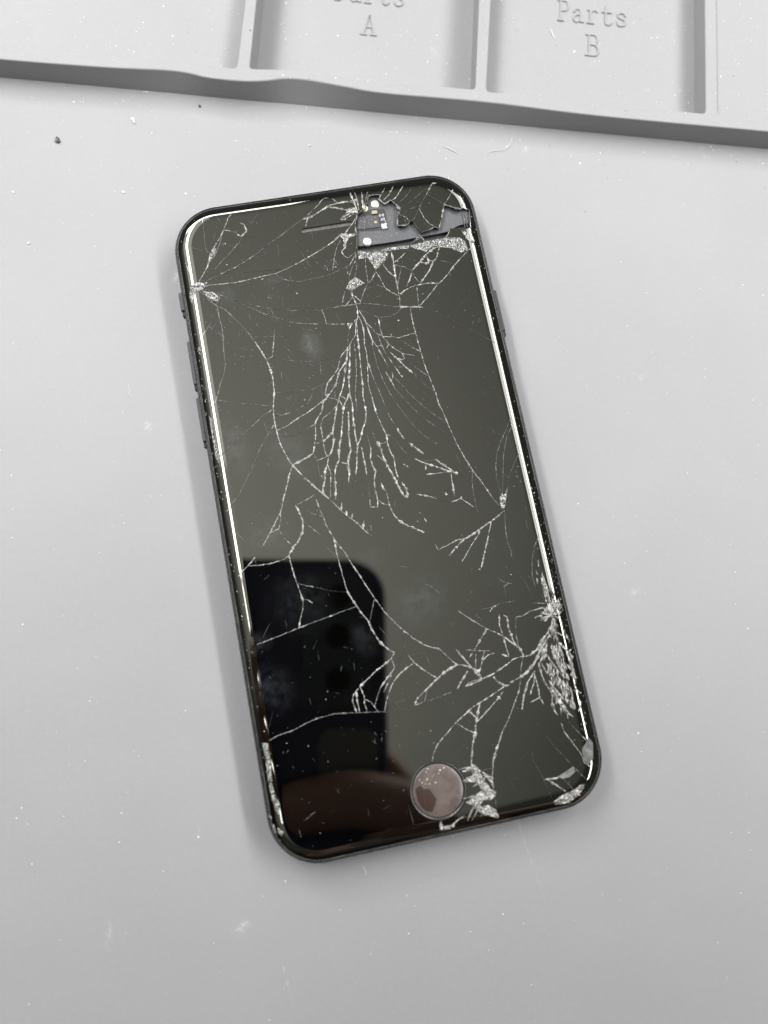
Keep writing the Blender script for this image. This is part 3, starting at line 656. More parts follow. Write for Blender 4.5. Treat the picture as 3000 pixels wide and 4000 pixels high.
def prism(name, poly, z0, z1, mats, parent=None, bevel=0.0):
    """closed plate over a polygon outline"""
    if poly_area(poly) < 0: poly = poly[::-1]
    n = len(poly)
    bm = bmesh.new()
    top = [bm.verts.new((x*MM, y*MM, z1*MM)) for x, y in poly]
    bot = [bm.verts.new((x*MM, y*MM, z0*MM)) for x, y in poly]
    f = bm.faces.new(top); bm.faces.new(bot[::-1])
    for i in range(n):
        bm.faces.new((bot[i], bot[(i+1) % n], top[(i+1) % n], top[i]))
    if bevel:
        ed = [e for e in bm.edges if e.verts[0].co.z > (z1-1e-4)*MM and e.verts[1].co.z > (z1-1e-4)*MM]
        bmesh.ops.bevel(bm, geom=ed, offset=bevel*MM, segments=2, profile=0.5, affect='EDGES')
    me = bpy.data.meshes.new(name); bm.to_mesh(me); bm.free()
    me.materials.append(mats)
    o = bpy.data.objects.new(name, me); COL.objects.link(o)
    if parent: o.parent = parent
    return o

def disc(cx, cy, r, n=40):
    return [(cx+r*math.cos(2*math.pi*i/n), cy+r*math.sin(2*math.pi*i/n)) for i in range(n)]

def lathe(name, cx, cy, prof, mat, parent=None, n=48):
    """prof: list of (radius, z), from the outside to the axis"""
    v = []; f = []
    for r, z in prof:
        for i in range(n):
            a = 2*math.pi*i/n; v.append((cx+r*math.cos(a), cy+r*math.sin(a), z))
    for k in range(len(prof)-1):
        for i in range(n):
            j = (i+1) % n
            f.append((k*n+i, k*n+j, (k+1)*n+j, (k+1)*n+i))
    if prof[-1][0] > 1e-4: f.append(tuple((len(prof)-1)*n+i for i in range(n)))
    return mesh_obj(name, v, f, mat, parent, smooth=True)

def rrect(hx, hy, R, step=1.0, cseg=16):
    """rounded rectangle outline, counter-clockwise"""
    pts = []
    for cx, cy, a0 in ((hx-R, hy-R, 0), (-hx+R, hy-R, 90), (-hx+R, -hy+R, 180), (hx-R, -hy+R, 270)):
        for i in range(cseg+1):
            a = math.radians(a0+90*i/cseg)
            pts.append((cx+R*math.cos(a), cy+R*math.sin(a)))
    out = []
    for i in range(len(pts)):
        a = pts[i]; b = pts[(i+1) % len(pts)]
        d = math.dist(a, b); k = max(1, int(round(d/step)))
        for t in range(k): out.append((a[0]+(b[0]-a[0])*t/k, a[1]+(b[1]-a[1])*t/k))
    return out

def loft(name, rings, mat, parent=None, cap0=False, cap1=False, smooth=True):
    n = len(rings[0]); v = [p for r in rings for p in r]; f = []
    for k in range(len(rings)-1):
        for i in range(n):
            j = (i+1) % n
            f.append((k*n+i, k*n+j, (k+1)*n+j, (k+1)*n+i))
    if cap0: f.append(tuple(range(n))[::-1])
    if cap1: f.append(tuple((len(rings)-1)*n+i for i in range(n)))
    return mesh_obj(name, v, f, mat, parent, smooth)

def tube(pts, radii, n=6):
    """swept tube through 3-D points; returns verts, faces"""
    v = []; f = []
    for i, p in enumerate(pts):
        p = Vector(p)
        d = Vector(pts[min(i+1, len(pts)-1)])-Vector(pts[max(i-1, 0)])
        d.normalize()
        up = Vector((0, 0, 1)) if abs(d.z) < 0.9 else Vector((1, 0, 0))
        x = d.cross(up).normalized(); y = x.cross(d)
        r = radii[i] if isinstance(radii, (list, tuple)) else radii
        for k in range(n):
            a = 2*math.pi*k/n
            v.append(tuple(p+x*(r*math.cos(a))+y*(r*math.sin(a))))
    for i in range(len(pts)-1):
        for k in range(n):
            j = (k+1) % n
            f.append((i*n+k, i*n+j, (i+1)*n+j, (i+1)*n+k))
    f.append(tuple(range(n))[::-1]); f.append(tuple((len(pts)-1)*n+k for k in range(n)))
    return v, f

# ---------------------------------------------------------------- materials
def mat(name, color, rough=0.5, metal=0.0, spec=0.5, ior=1.5):
    m = bpy.data.materials.new(name); m.use_nodes = True
    b = m.node_tree.nodes['Principled BSDF']
    b.inputs['Base Color'].default_value = (*color, 1) if len(color) == 3 else color
    b.inputs['Roughness'].default_value = rough
    b.inputs['Metallic'].default_value = metal
    b.inputs['Specular IOR Level'].default_value = spec
    b.inputs['IOR'].default_value = ior
    return m

class NT:
    """small node-building helper"""
    def __init__(self, m):
        self.m = m; self.t = m.node_tree; self.b = self.t.nodes['Principled BSDF']
        self.co = self.t.nodes.new('ShaderNodeTexCoord').outputs['Object']
    def node(self, typ, **kw):
        n = self.t.nodes.new(typ)
        for k, v in kw.items(): setattr(n, k, v)
        return n
    def link(self, a, b): self.t.links.new(a, b)
    def noise(self, scale, detail=3.0, rough=0.55, vec=None):
        n = self.node('ShaderNodeTexNoise')
        n.inputs['Scale'].default_value = scale; n.inputs['Detail'].default_value = detail; n.inputs['Roughness'].default_value = rough
        self.link(vec or self.co, n.inputs['Vector']); return n.outputs['Fac']
    def ramp(self, fac, lo, hi, a=0.0, b=1.0):
        n = self.node('ShaderNodeMapRange', interpolation_type='SMOOTHSTEP')
        for i, v in enumerate((lo, hi, a, b)): n.inputs[i+1].default_value = v
        self.link(fac, n.inputs[0]); return n.outputs[0]
    def math(self, op, a, b=None):
        n = self.node('ShaderNodeMath', operation=op)
        for i, v in enumerate((a, b)):
            if v is None: continue
            if isinstance(v, (int, float)): n.inputs[i].default_value = v
            else: self.link(v, n.inputs[i])
        return n.outputs[0]
    def mix(self, fac, a, b):
        n = self.node('ShaderNodeMix', data_type='RGBA')
        if isinstance(fac, (int, float)): n.inputs[0].default_value = fac
        else: self.link(fac, n.inputs[0])
        for i, v in ((6, a), (7, b)):
            if isinstance(v, tuple): n.inputs[i].default_value = (*v, 1)
            else: self.link(v, n.inputs[i])
        return n.outputs[2]
    def spot(self, x, y, rx, ry, ang=0.0, soft=0.0):
        """soft elliptical mask around a place on the object (mm)"""
        mp = self.node('ShaderNodeMapping', vector_type='TEXTURE')
        mp.inputs['Location'].default_value = (x*MM, y*MM, 0)
        mp.inputs['Rotation'].default_value = (0, 0, math.radians(ang))
        mp.inputs['Scale'].default_value = (rx*MM, ry*MM, 1)
        self.link(self.co, mp.inputs['Vector'])
        ln = self.node('ShaderNodeVectorMath', operation='LENGTH')
        self.link(mp.outputs[0], ln.inputs[0])
        return self.ramp(ln.outputs['Value'], 1.0, soft, 0.0, 1.0)
    def bump(self, h, strength, dist):
        n = self.node('ShaderNodeBump'); n.inputs['Strength'].default_value = strength; n.inputs['Distance'].default_value = dist
        self.link(h, n.inputs['Height']); self.link(n.outputs[0], self.b.inputs['Normal'])

# silicone of the mat
SILICONE = 0.20
m_mat = mat('grey_silicone', (SILICONE,)*3, 0.62, 0, 0.35)
nt = NT(m_mat)
big = nt.ramp(nt.noise(14, 4, 0.6), 0.3, 0.75)
col = nt.mix(big, (SILICONE*0.97, SILICONE*0.97, SILICONE*0.975), (SILICONE*1.04, SILICONE*1.04, SILICONE*1.04))
fine = nt.ramp(nt.noise(900, 3, 0.7), 0.35, 0.75)
col = nt.mix(nt.math('MULTIPLY', fine, 0.08), col, (0.30, 0.30, 0.30))
for x, y, rx, ry, a, k in SCUFFS:
    s = nt.math('MULTIPLY', nt.spot(x, y, rx, ry, a), nt.math('MULTIPLY', nt.ramp(nt.noise(700, 4, 0.7), 0.42, 0.66), abs(k)))
    col = nt.mix(s, col, (0.36, 0.36, 0.36) if k > 0 else (0.09, 0.09, 0.09))
nt.link(col, nt.b.inputs['Base Color'])
nt.bump(nt.noise(2600, 2, 0.6), 0.25, 0.00004)

# black front glass, display area a trace lighter than the border, with grease smudges
m_glass = mat('black_glass', (0.004, 0.004, 0.004), 0.03, 0, 1.0, 1.52)
nt = NT(m_glass)
nt.b.inputs['Specular Tint'].default_value = (1.0, 0.995, 0.87, 1)
sep = nt.node('ShaderNodeSeparateXYZ'); nt.link(nt.co, sep.inputs[0])
ax = nt.math('ABSOLUTE', sep.outputs['X']); ay = nt.math('ABSOLUTE', sep.outputs['Y'])
disp = nt.math('MULTIPLY', nt.math('LESS_THAN', ax, 0.0292), nt.math('LESS_THAN', ay, 0.0520))
col = nt.mix(disp, (0.0002, 0.0002, 0.0002), (0.0006, 0.0006, 0.0005))
smear = nt.ramp(nt.noise(60, 6, 0.65), 0.52, 0.80)
dirt = nt.math('MULTIPLY', smear, 0.03)
for x, y, rx, ry, a, k in SMUDGES:
    s = nt.math('MULTIPLY', nt.spot(x, y, rx, ry, a), nt.math('MULTIPLY', nt.ramp(nt.noise(420, 5, 0.7), 0.30, 0.68), k*0.6))
    dirt = nt.math('MAXIMUM', dirt, s)
col = nt.mix(dirt, col, (0.075, 0.08, 0.085))
nt.link(col, nt.b.inputs['Base Color'])
nt.link(nt.math('ADD', nt.math('MULTIPLY', dirt, 0.5), 0.022), nt.b.inputs['Roughness'])
nt.bump(nt.noise(35, 2, 0.5), 0.05, 0.0003)

def dusty(name, lo, hi, rough, scale, spec=0.5, patchy=False):
    m = mat(name, hi, rough, 0, spec); t = NT(m)
    f = t.ramp(t.noise(scale, 3, 0.7), 0.3, 0.7)
    if patchy: f = t.math('MULTIPLY', f, t.ramp(t.noise(170, 2, 0.6), 0.36, 0.60, 0.22, 1.0))
    t.link(t.mix(f, lo, hi), t.b.inputs['Base Color'])
    return m
m_hair = dusty('hairline_crack', (0.008, 0.008, 0.007), (0.115, 0.113, 0.105), 0.35, 900, 0.5, True)
m_crack = dusty('crack_line', (0.018, 0.018, 0.016), (0.225, 0.222, 0.204), 0.35, 1100, 0.5, True)
m_wide = dusty('crushed_crack', (0.04, 0.039, 0.035), (0.33, 0.325, 0.295), 0.4, 1200)
m_pow = dusty('glass_powder', (0.15, 0.147, 0.137), (0.44, 0.435, 0.41), 0.5, 900)
m_chip = dusty('glass_chip', (0.05, 0.05, 0.046), (0.15, 0.147, 0.137), 0.22, 900, 0.8)
m_dark_chip_shade = mat('dark_chip_and_crack_shade', (0.012, 0.012, 0.011), 0.12, 0, 0.8)  # dark chips, and the shade strip painted beside each crack
m_sliver = dusty('bright_reflection_sliver', (0.05, 0.05, 0.048), (0.15, 0.15, 0.145), 0.25, 500, 0.8)  # bright reflection of the shards put into their base colour
m_stain = dusty('stained_powder', (0.10, 0.085, 0.055), (0.30, 0.27, 0.20), 0.5, 700)

m_frame = mat('black_metal_frame', (0.030, 0.030, 0.031), 0.24, 0.6, 0.5)
nt = NT(m_frame); nt.link(nt.ramp(nt.noise(500, 4, 0.7), 0.3, 0.8, 0.18, 0.42), nt.b.inputs['Roughness'])
m_gasket = dusty('dusty_gasket', (0.010, 0.010, 0.009), (0.075, 0.072, 0.06), 0.5, 260)
m_inner = mat('dark_interior', (0.006, 0.006, 0.006), 0.5)
m_button = mat('side_button_metal', (0.035, 0.035, 0.037), 0.32, 0.6)
m_gap = mat('button_gap', (0.004, 0.004, 0.004), 0.7)
m_plate = mat('grey_shield_plate', (0.06, 0.06, 0.06), 0.5, 0.1, 0.5)
m_module = mat('dark_module', (0.03, 0.031, 0.034), 0.45)
nt = NT(m_plate)
nt.link(nt.mix(nt.ramp(nt.noise(1500, 3, 0.8), 0.6, 0.72), (0.050, 0.051, 0.054), (0.15, 0.15, 0.15)), nt.b.inputs['Base Color'])
m_screw = mat('pale_screw', (0.55, 0.52, 0.40), 0.35, 0.7)
m_steel = mat('steel_screw', (0.62, 0.62, 0.60), 0.3, 0.8)
m_white = mat('white_print', (0.30, 0.30, 0.31), 0.6)
m_gold = mat('contact_pad', (0.24, 0.22, 0.15), 0.4, 0.2)
m_grille = dusty('speaker_mesh', (0.008, 0.007, 0.006), (0.09, 0.08, 0.07), 0.5, 2600)
m_ring = mat('home_ring', (0.035, 0.034, 0.032), 0.25, 0.3, 0.6)
m_home = dusty('hand_tinted_face', (0.060, 0.046, 0.040), (0.088, 0.070, 0.061), 0.24, 500, 0.7)  # skin tone of the mirrored hand put into the face colour
m_brown = mat('hand_reflection_shard', (0.028, 0.017, 0.013), 0.12, 0, 0.6)  # darker reflection of the hand painted as the shards' brown

# ================================================================ repair mat
TABLE = prism('table', [(-1100, -700), (1100, -700), (1100, 900), (-1100, 900)], -36, -6.5, mat('table_top', (0.30, 0.29, 0.28), 0.5))
tag(TABLE, kind='structure')
MAT = empty('repair_mat', (-15.7, 99.3, 0))
tag(MAT, 'light grey silicone work mat with raised parts compartments along its far edge', 'mat')
E_ = Vector((0.96641, -0.25700)); N_ = Vector((0.25700, 0.96641)); O_ = Vector((-15.7, 99.3))
def tw(s, t): return (O_.x+E_.x*s+N_.x*t, O_.y+E_.y*s+N_.y*t)   # along / across the rim -> table
MAT.location = (0, 0, 0)
TH = 5.2
def smooth_line(pts, n=6):
    out = []
    for i in range(len(pts)-1):
        p0 = pts[max(i-1, 0)]; p1 = pts[i]; p2 = pts[i+1]; p3 = pts[min(i+2, len(pts)-1)]
        for k in range(n):
            t = k/n
            out.append(tuple(0.5*(2*p1[c]+(p2[c]-p0[c])*t+(2*p0[c]-5*p1[c]+4*p2[c]-p3[c])*t*t+(3*p1[c]-p0[c]-3*p2[c]+p3[c])*t**3) for c in (0, 1)))
    out.append(pts[-1]); return out
front = smooth_line([(-260, 0.42), (-200, 0.42), (-140, 0.42), (-90, 0.42)]+RIM_FRONT+[(170, 0.5), (215, 0.5), (260, 0.5)])
BACK = 62.0
S_END = 250
outer = front+[(260, BACK+4), (-260, BACK+4)]
def inner_t(s):
    q = RIM_INNER
    if s <= q[0][0]: return q[0][1]
    for a, b in zip(q, q[1:]):
        if s <= b[0]: return a[1]+(b[1]-a[1])*(s-a[0])/(b[0]-a[0])
    return q[-1][1]
def compartment(s0a, s0b, s1a, s1b, r=1.0):
    """opening between two dividers: (s at front, s at back) for its left and right side, rounded corners"""
    n = 24; pts = []
    def fil(c, p, q, k=4):
        a = Vector(c)+(Vector(p)-Vector(c)).normalized()*r; b = Vector(c)+(Vector(q)-Vector(c)).normalized()*r
        return [tuple((1-t)**2*a+2*t*(1-t)*Vector(c)+t*t*b) for t in [i/k for i in range(k+1)]]
    c0 = (s0a, inner_t(s0a)); c1 = (s1a, inner_t(s1a)); c2 = (s1b, BACK); c3 = (s0b, BACK)
    pts += fil(c0, c3, (c0[0]+1, inner_t(c0[0]+1)))
    for i in range(1, n):
        s = c0[0]+(c1[0]-c0[0])*i/n
        if c0[0]+r < s < c1[0]-r: pts.append((s, inner_t(s)))
    pts += fil(c1, (c1[0]-1, inner_t(c1[0]-1)), c2)
    pts += fil(c2, c1, c3); pts += fil(c3, c2, c0)
    return pts
holes = [compartment(*d[:4]) for d in COMPS]
loops = [outer]+holes
vs = []; es = []; ids = []
for lp in loops:
    b = len(vs); vs += [Vector(p) for p in lp]; ids.append((b, len(lp)))
    es += [(b+i, b+(i+1) % len(lp)) for i in range(len(lp))]
res = delaunay_2d_cdt(vs, es, [], 0, 1e-6)
tv = res[0]
bm = bmesh.new()
bv = [bm.verts.new((tw(p.x, p.y)[0]*MM, tw(p.x, p.y)[1]*MM, TH*MM)) for p in tv]
for f in res[2]:
    cx = sum(tv[i].x for i in f)/len(f); cy = sum(tv[i].y for i in f)/len(f)
    if inside(cx, cy, outer) and not any(inside(cx, cy, h) for h in holes):
        bm.faces.new([bv[i] for i in f])
bmesh.ops.recalc_face_normals(bm, faces=bm.faces)
if bm.faces[:][0].normal.z < 0: bmesh.ops.reverse_faces(bm, faces=bm.faces)
rim_edges = [e for e in bm.edges if len(e.link_faces) == 1]
r = bmesh.ops.extrude_edge_only(bm, edges=rim_edges)
hole_zs = [d[4] for d in COMPS]
inv = {}
for v in [g for g in r['geom'] if isinstance(g, bmesh.types.BMVert)]:
    x, y = v.co.x/MM-O_.x, v.co.y/MM-O_.y
    s = E_.x*x+E_.y*y; t = N_.x*x+N_.y*y
    z = -0.3
    isfront = t < inner_t(s)-1.2
    if isfront and abs(s) < 255:
        q = tw(s, BASE_T); v.co.x, v.co.y = q[0]*MM, q[1]*MM     # foot of the wall runs straight though its top sags
    else:
        best = min(range(len(holes)), key=lambda k: min(math.dist((s, t), p) for p in holes[k]))
        z = hole_zs[best]-0.3
    v.co.z = z*MM
bmesh.ops.recalc_face_normals(bm, faces=bm.faces)
me = bpy.data.meshes.new('compartment_rim'); bm.to_mesh(me); bm.free()
me.materials.append(m_mat)
rim = bpy.data.objects.new('compartment_rim', me); COL.objects.link(rim); rim.parent = MAT
bv_ = rim.modifiers.new('edge', 'BEVEL'); bv_.width = 0.28*MM; bv_.segments = 3; bv_.limit_method = 'ANGLE'; bv_.angle_limit = math.radians(50)
# working surface
def sheet(name, pts, z, th=1.2):
    return prism(name, pts, z-th, z, m_mat, MAT)
ws = [tw(-260, BASE_T+0.4), tw(-260, -330), tw(260, -330), tw(260, BASE_T+0.4)]
sheet('work_surface', ws, 0.0)
for d, h in zip(COMPS, holes):
    s0, s1 = min(p[0] for p in h)-0.6, max(p[0] for p in h)+0.6
    t0 = min(p[1] for p in h)-0.5
    big_h = [((p[0]-(s0+s1)/2)*1.012+(s0+s1)/2, p[1]+(-0.4 if p[1] < 20 else 0.4)) for p in h]
    sheet('compartment_floor', [tw(*p) for p in big_h], d[4])

# raised lettering, slab-serif strokes in a unit box (advance 1)
GLYPH = {
 'P': (0.62, [[(.10, 0), (.42, 0)], [(.25, 0), (.25, 1)], [(.10, 1), (.55, 1), (.72, .93), (.78, .78), (.72, .60), (.55, .50), (.25, .50)]]),
 'a': (0.62, [[(.20, .50), (.25, .60), (.42, .66), (.58, .60), (.62, .48), (.62, .10), (.68, .02), (.80, .02)], [(.62, .40), (.34, .34), (.18, .22), (.18, .10), (.28, .01), (.44, .02), (.62, .14)]]),
 'r': (0.62, [[(.12, 0), (.52, 0)], [(.14, .64), (.30, .64), (.30, 0)], [(.30, .44), (.42, .60), (.60, .66), (.76, .60)]]),
 't': (0.62, [[(.16, .62), (.72, .62)], [(.36, .86), (.36, .14), (.44, .02), (.60, .0), (.76, .10)]]),
 's': (0.62, [[(.70, .52), (.68, .60), (.46, .66), (.24, .58), (.24, .44), (.46, .36), (.68, .28), (.72, .14), (.58, .02), (.36, .0), (.20, .08), (.18, .18)]]),
 'A': (0.62, [[(.04, 0), (.34, 0)], [(.18, 0), (.50, 1), (.82, 0)], [(.30, .36), (.70, .36)], [(.66, 0), (.98, 0)]]),
 'B': (0.62, [[(.08, 0), (.60, 0), (.80, .08), (.86, .26), (.78, .42), (.58, .52), (.26, .52)], [(.26, 0), (.26, 1)], [(.08, 1), (.56, 1), (.74, .92), (.78, .76), (.70, .60), (.58, .52)]]),
}
def letter(ch, x0, y0, w, h, z, sw=0.5, hh=0.28):
    v = []; f = []
    for k, st in enumerate(GLYPH[ch][1]):
        pts = [(x0+E_.x*px*w+N_.x*py*h, y0+E_.y*px*w+N_.y*py*h) for px, py in st]
        if len(pts) > 3: pts = smooth_line(pts, 3)
        top = z+hh-0.012*k
        b = len(v)
        for i, p in enumerate(pts):
            d = (Vector(pts[min(i+1, len(pts)-1)])-Vector(pts[max(i-1, 0)])).normalized()
            q = Vector((-d.y, d.x))
            e = -d*sw*0.4 if i == 0 else d*sw*0.4 if i == len(pts)-1 else Vector((0, 0))
            for off, zz in ((0.5, z-0.05), (0.36, top), (-0.36, top), (-0.5, z-0.05)):
                v.append((p[0]+q.x*sw*off+e.x, p[1]+q.y*sw*off+e.y, zz))
        for i in range(len(pts)-1):
            for a in range(3):
                f.append((b+4*i+a, b+4*i+4+a, b+4*i+5+a, b+4*i+1+a))
        L = b+4*(len(pts)-1)
        f.append((b, b+1, b+2, b+3)); f.append((L+3, L+2, L+1, L))
    mesh_obj('raised_letter', v, f, m_mat, MAT)
def word(txt, x0, y0, pitch, w, h, z):
    for i, ch in enumerate(txt):
        letter(ch, x0+E_.x*pitch*i, y0+E_.y*pitch*i, w, h, z)
zB, zA = COMPS[2][4], COMPS[1][4]
word('Parts', 66.1, 109.0, 3.62, 3.6, 5.6, zB)
word('B', 70.7, 98.5, 3.7, 3.9, 5.7, zB)
word('A', 18.1, 114.7, 3.7, 3.9, 5.7, zA)
word('Parts', 13.4, 125.2, 3.62, 3.6, 5.6, zA)

# ================================================================ smashed phone
HX, HY, R = 33.65, 69.2, 10.2
PHONE = empty('smartphone')
tag(PHONE, 'smashed black smartphone with a shattered screen lying on the grey mat', 'phone')
def ring_at(ins, z):
    o = []
    base = rrect(HX, HY, R, 2.0, 20)
    for x, y in base:
        cx = max(-HX+R, min(HX-R, x)); cy = max(-HY+R, min(HY-R, y))
        d = Vector((x-cx, y-cy)); L = d.length
        d = d*((L-ins)/L) if L > 1e-6 else d
        o.append((cx+d.x, cy+d.y, z))
    return o
G0 = 1.15
frame = loft('metal_frame', [ring_at(a, z) for a, z in ((3.0, 0.05), (1.6, 0.25), (0.7, 0.8), (0.22, 1.7), (0.03, 2.8), (0.0, 3.6), (0.03, 4.4), (0.16, 5.2), (0.40, 5.85), (0.62, 6.20), (0.74, 6.30), (0.82, 6.26), (0.86, 6.10), (0.88, 5.6))], m_frame, PHONE, cap0=True)
loft('gasket', [ring_at(a, z) for a, z in ((0.86, 5.5), (0.88, 6.12), (0.98, 6.20), (1.10, 6.16), (1.16, 6.0), (1.2, 5.5))], m_gasket, PHONE)
inner = [(x, y) for x, y, z in ring_at(1.25, 0)]
SCREEN = prism('display_panel', inner, 4.6, 5.55, m_inner, PHONE)

# side buttons
def side_button(name, side, y0, y1, th, zc, out):
    v = []; xs = side*HX
    ys = [y0, y0+0.3, y1-0.3, y1]
    prof = [(-0.3, zc+th/2), (out-0.12, zc+th/2), (out, zc+th/2-0.2), (out, zc-th/2+0.2), (out-0.12, zc-th/2), (-0.3, zc-th/2)]
    rings = []
    for i, y in enumerate(ys):
        k = 0.75 if i in (0, 3) else 1.0
        rings.append([(xs+side*(a if a < 0 else a*k), y, zc+(z-zc)*(0.7 if i in (0, 3) else 1)) for a, z in prof])
    return loft(name, rings, m_button, PHONE, True, True, smooth=False)
side_button('mute_switch', -1, 46.3, 50.7, 2.0, 4.2, 0.55)
side_button('volume_button', -1, 29.6, 39.5, 1.9, 4.2, 0.42)
side_button('volume_button', -1, 17.0, 26.8, 1.9, 4.2, 0.42)
side_button('power_button', 1, 30.0, 39.8, 1.9, 4.2, 0.42)
for y, sd in ((45.75, -1), (29.05, -1), (16.4, -1), (29.5, 1)):
    v = [(sd*(HX+a), y+b, c) for a, b, c in ((-0.2, -0.5, 3.4), (0.36, -0.4, 3.5), (0.36, 0.42, 3.5), (-0.2, 0.5, 3.4), (-0.2, -0.5, 5.0), (0.36, -0.4, 4.9), (0.36, 0.42, 4.9), (-0.2, 0.5, 5.0))]
    mesh_obj('button_gap', v, [(0, 1, 2, 3), (7, 6, 5, 4), (0, 4, 5, 1), (1, 5, 6, 2), (2, 6, 7, 3), (3, 7, 4, 0)], m_gap, PHONE)

# ---- front glass: curved-edge sheet split into fragments along every crack
ZT, WB, HB = 7.2, 3.2, 0.85
def sdf_in(x, y):
    qx = abs(x)-(HX-R); qy = abs(y)-(HY-R)
    if qx > 0 and qy > 0: d = math.hypot(qx, qy)-R; g = Vector((qx, qy)).normalized()
    elif qx > qy: d = qx-R; g = Vector((1, 0))
    else: d = qy-R; g = Vector((0, 1))
    return -d-G0, Vector((math.copysign(g.x, x), math.copysign(g.y, y)))
def gz(x, y):
    d, _ = sdf_in(x, y)
    if d >= WB: return ZT
    u = 1-max(d, 0)/WB
    return ZT-HB*u*u*(0.45+0.55*u)
def gn(x, y):
    d, g = sdf_in(x, y)
    if d >= WB: return Vector((0, 0, 1))
    u = 1-max(d, 0)/WB
    s = HB*(0.9*u+1.65*u*u)/WB
    return Vector((g.x*s, g.y*s, 1)).normalized()

HOME = (-0.2, -60.1); HR = 5.55
home_loop = disc(HOME[0], HOME[1], HR, 64)
(ex0, ey0), (ex1, ey1) = EARSLOT
eyc = (ey0+ey1)/2; er = EARSLOT_W/2
ear_loop = [(ex1-er+er*math.cos(a), eyc+er*math.sin(a)) for a in [math.radians(-90+180*i/8) for i in range(9)]] + \
           [(ex0+er+er*math.cos(a), eyc+er*math.sin(a)) for a in [math.radians(90+180*i/8) for i in range(9)]]
hole_loop = P2(HOLE)
cracks = [(w, P2(s)) for w, s in CRACKS]

vs = []; es = []; kinds = []
def add_loop(lp, kind, close=True):
    b = len(vs); vs.extend(Vector(p) for p in lp)
    n = len(lp)
    for i in range(n if close else n-1):
        es.append((b+i, b+(i+1) % n)); kinds.append(kind)
RINGS = [0, 0.12, 0.3, 0.5, 0.75, 1.0, 1.3, 1.6, 1.9, 2.2, 2.5, 2.8, 3.2]
for ins in RINGS:
    add_loop([(x, y) for x, y, z in ring_at(G0+ins, 0)], 'ring')
add_loop(home_loop, 'cut'); add_loop(ear_loop, 'cut'); add_loop(hole_loop, 'cut')
for w, pts in cracks: add_loop(pts, 'cut', False)
for p in PATCHES:
    if p[0] == 'never': add_loop(P2(p[2]), 'cut')
cv, ce, cf, ov, oe, of = delaunay_2d_cdt(vs, es, [], 0, 1e-4)
cutset = set()
for e, origs in zip(ce, oe):
    if any(o < len(kinds) and kinds[o] == 'cut' for o in origs): cutset.add((min(e), max(e)))
tris = []
for f in cf:
    cx = sum(cv[i].x for i in f)/len(f); cy = sum(cv[i].y for i in f)/len(f)
    if sdf_in(cx, cy)[0] < 0: continue
    if math.hypot(cx-HOME[0], cy-HOME[1]) < HR*0.998: continue
    if inside(cx, cy, ear_loop) or inside(cx, cy, hole_loop): continue
    tris.append(tuple(f))
edge_f = {}
for k, f in enumerate(tris):
    for i in range(len(f)):
        a, b = f[i], f[(i+1) % len(f)]
        edge_f.setdefault((min(a, b), max(a, b)), []).append(k)
region = [-1]*len(tris); regs = []
for k in range(len(tris)):
    if region[k] >= 0: continue
    rid = len(regs); st = [k]; region[k] = rid; cur = []
    while st:
        q = st.pop(); cur.append(q); f = tris[q]
        for i in range(len(f)):
            a, b = f[i], f[(i+1) % len(f)]; key = (min(a, b), max(a, b))
            if key in cutset: continue
            for o in edge_f[key]:
                if region[o] < 0: region[o] = rid; st.append(o)
    regs.append(cur)
def tri_area(f):
    return abs(poly_area([(cv[i].x, cv[i].y) for i in f]))
regs = [(sum(tri_area(tris[k]) for k in r), r) for r in regs]
regs.sort(key=lambda a: -a[0])

def glass_piece(name, faces, tilt, dz, parent):
    """a piece of the sheet: top surface with the sheet's own curvature, side walls 0.6 mm deep"""
    use = sorted({i for f in faces for i in f}); ix = {v: n for n, v in enumerate(use)}
    cx = sum(cv[i].x for i in use)/len(use); cy = sum(cv[i].y for i in use)/len(use)
    tx, ty = tilt
    def zz(i): return gz(cv[i].x, cv[i].y)+dz-tx*(cv[i].x-cx)-ty*(cv[i].y-cy)
    V = [(cv[i].x, cv[i].y, zz(i)) for i in use]; F = []; N = []
    cnt = {}
    for f in faces:
        ff = f if poly_area([(cv[i].x, cv[i].y) for i in f]) > 0 else f[::-1]
        F.append([ix[i] for i in ff])
        for i in ff:
            n = gn(cv[i].x, cv[i].y); n = Vector((n.x/n.z+tx, n.y/n.z+ty, 1)).normalized(); N.append(n)
        for a, b in zip(ff, ff[1:]+ff[:1]): cnt[(a, b)] = 1
    low = {}
    for a, b in list(cnt):
        if (b, a) in cnt: continue
        for q in (a, b):
            if q not in low: low[q] = len(V); V.append((cv[q].x, cv[q].y, zz(q)-0.6))
        d = cv[b]-cv[a]; n = Vector((d.y, -d.x, 0))
        n = n.normalized() if n.length > 1e-9 else Vector((1, 0, 0))
        F.append([low[a], low[b], ix[b], ix[a]]); N += [n]*4
    o = mesh_obj(name, V, F, m_glass, parent, smooth=True)
    o.data.normals_split_custom_set(N)
    return o

small = []
for n, (A, r) in enumerate(regs):
    faces = [tris[k] for k in r]
    if A < 0.8 or n >= 290:
        small += faces; continue
    size = math.sqrt(A)
    cx = sum(sum(cv[i].x for i in f)/3 for f in faces)/len(faces); cy = sum(sum(cv[i].y for i in f)/3 for f in faces)/len(faces)
    lim = min(0.02, 0.06/size) if A < 900 else 0.0
    if cx > 6 and cy > 48 and A < 150: lim = min(0.03, 0.09/size)
    t = (random.uniform(-1, 1)*lim, random.uniform(-1, 1)*lim)
    glass_piece('glass_fragment', faces, t, random.uniform(-0.02, 0.0), SCREEN)
if small:
    tag(glass_piece('glass_splinters', small, (0, 0), -0.01, SCREEN), kind='stuff')

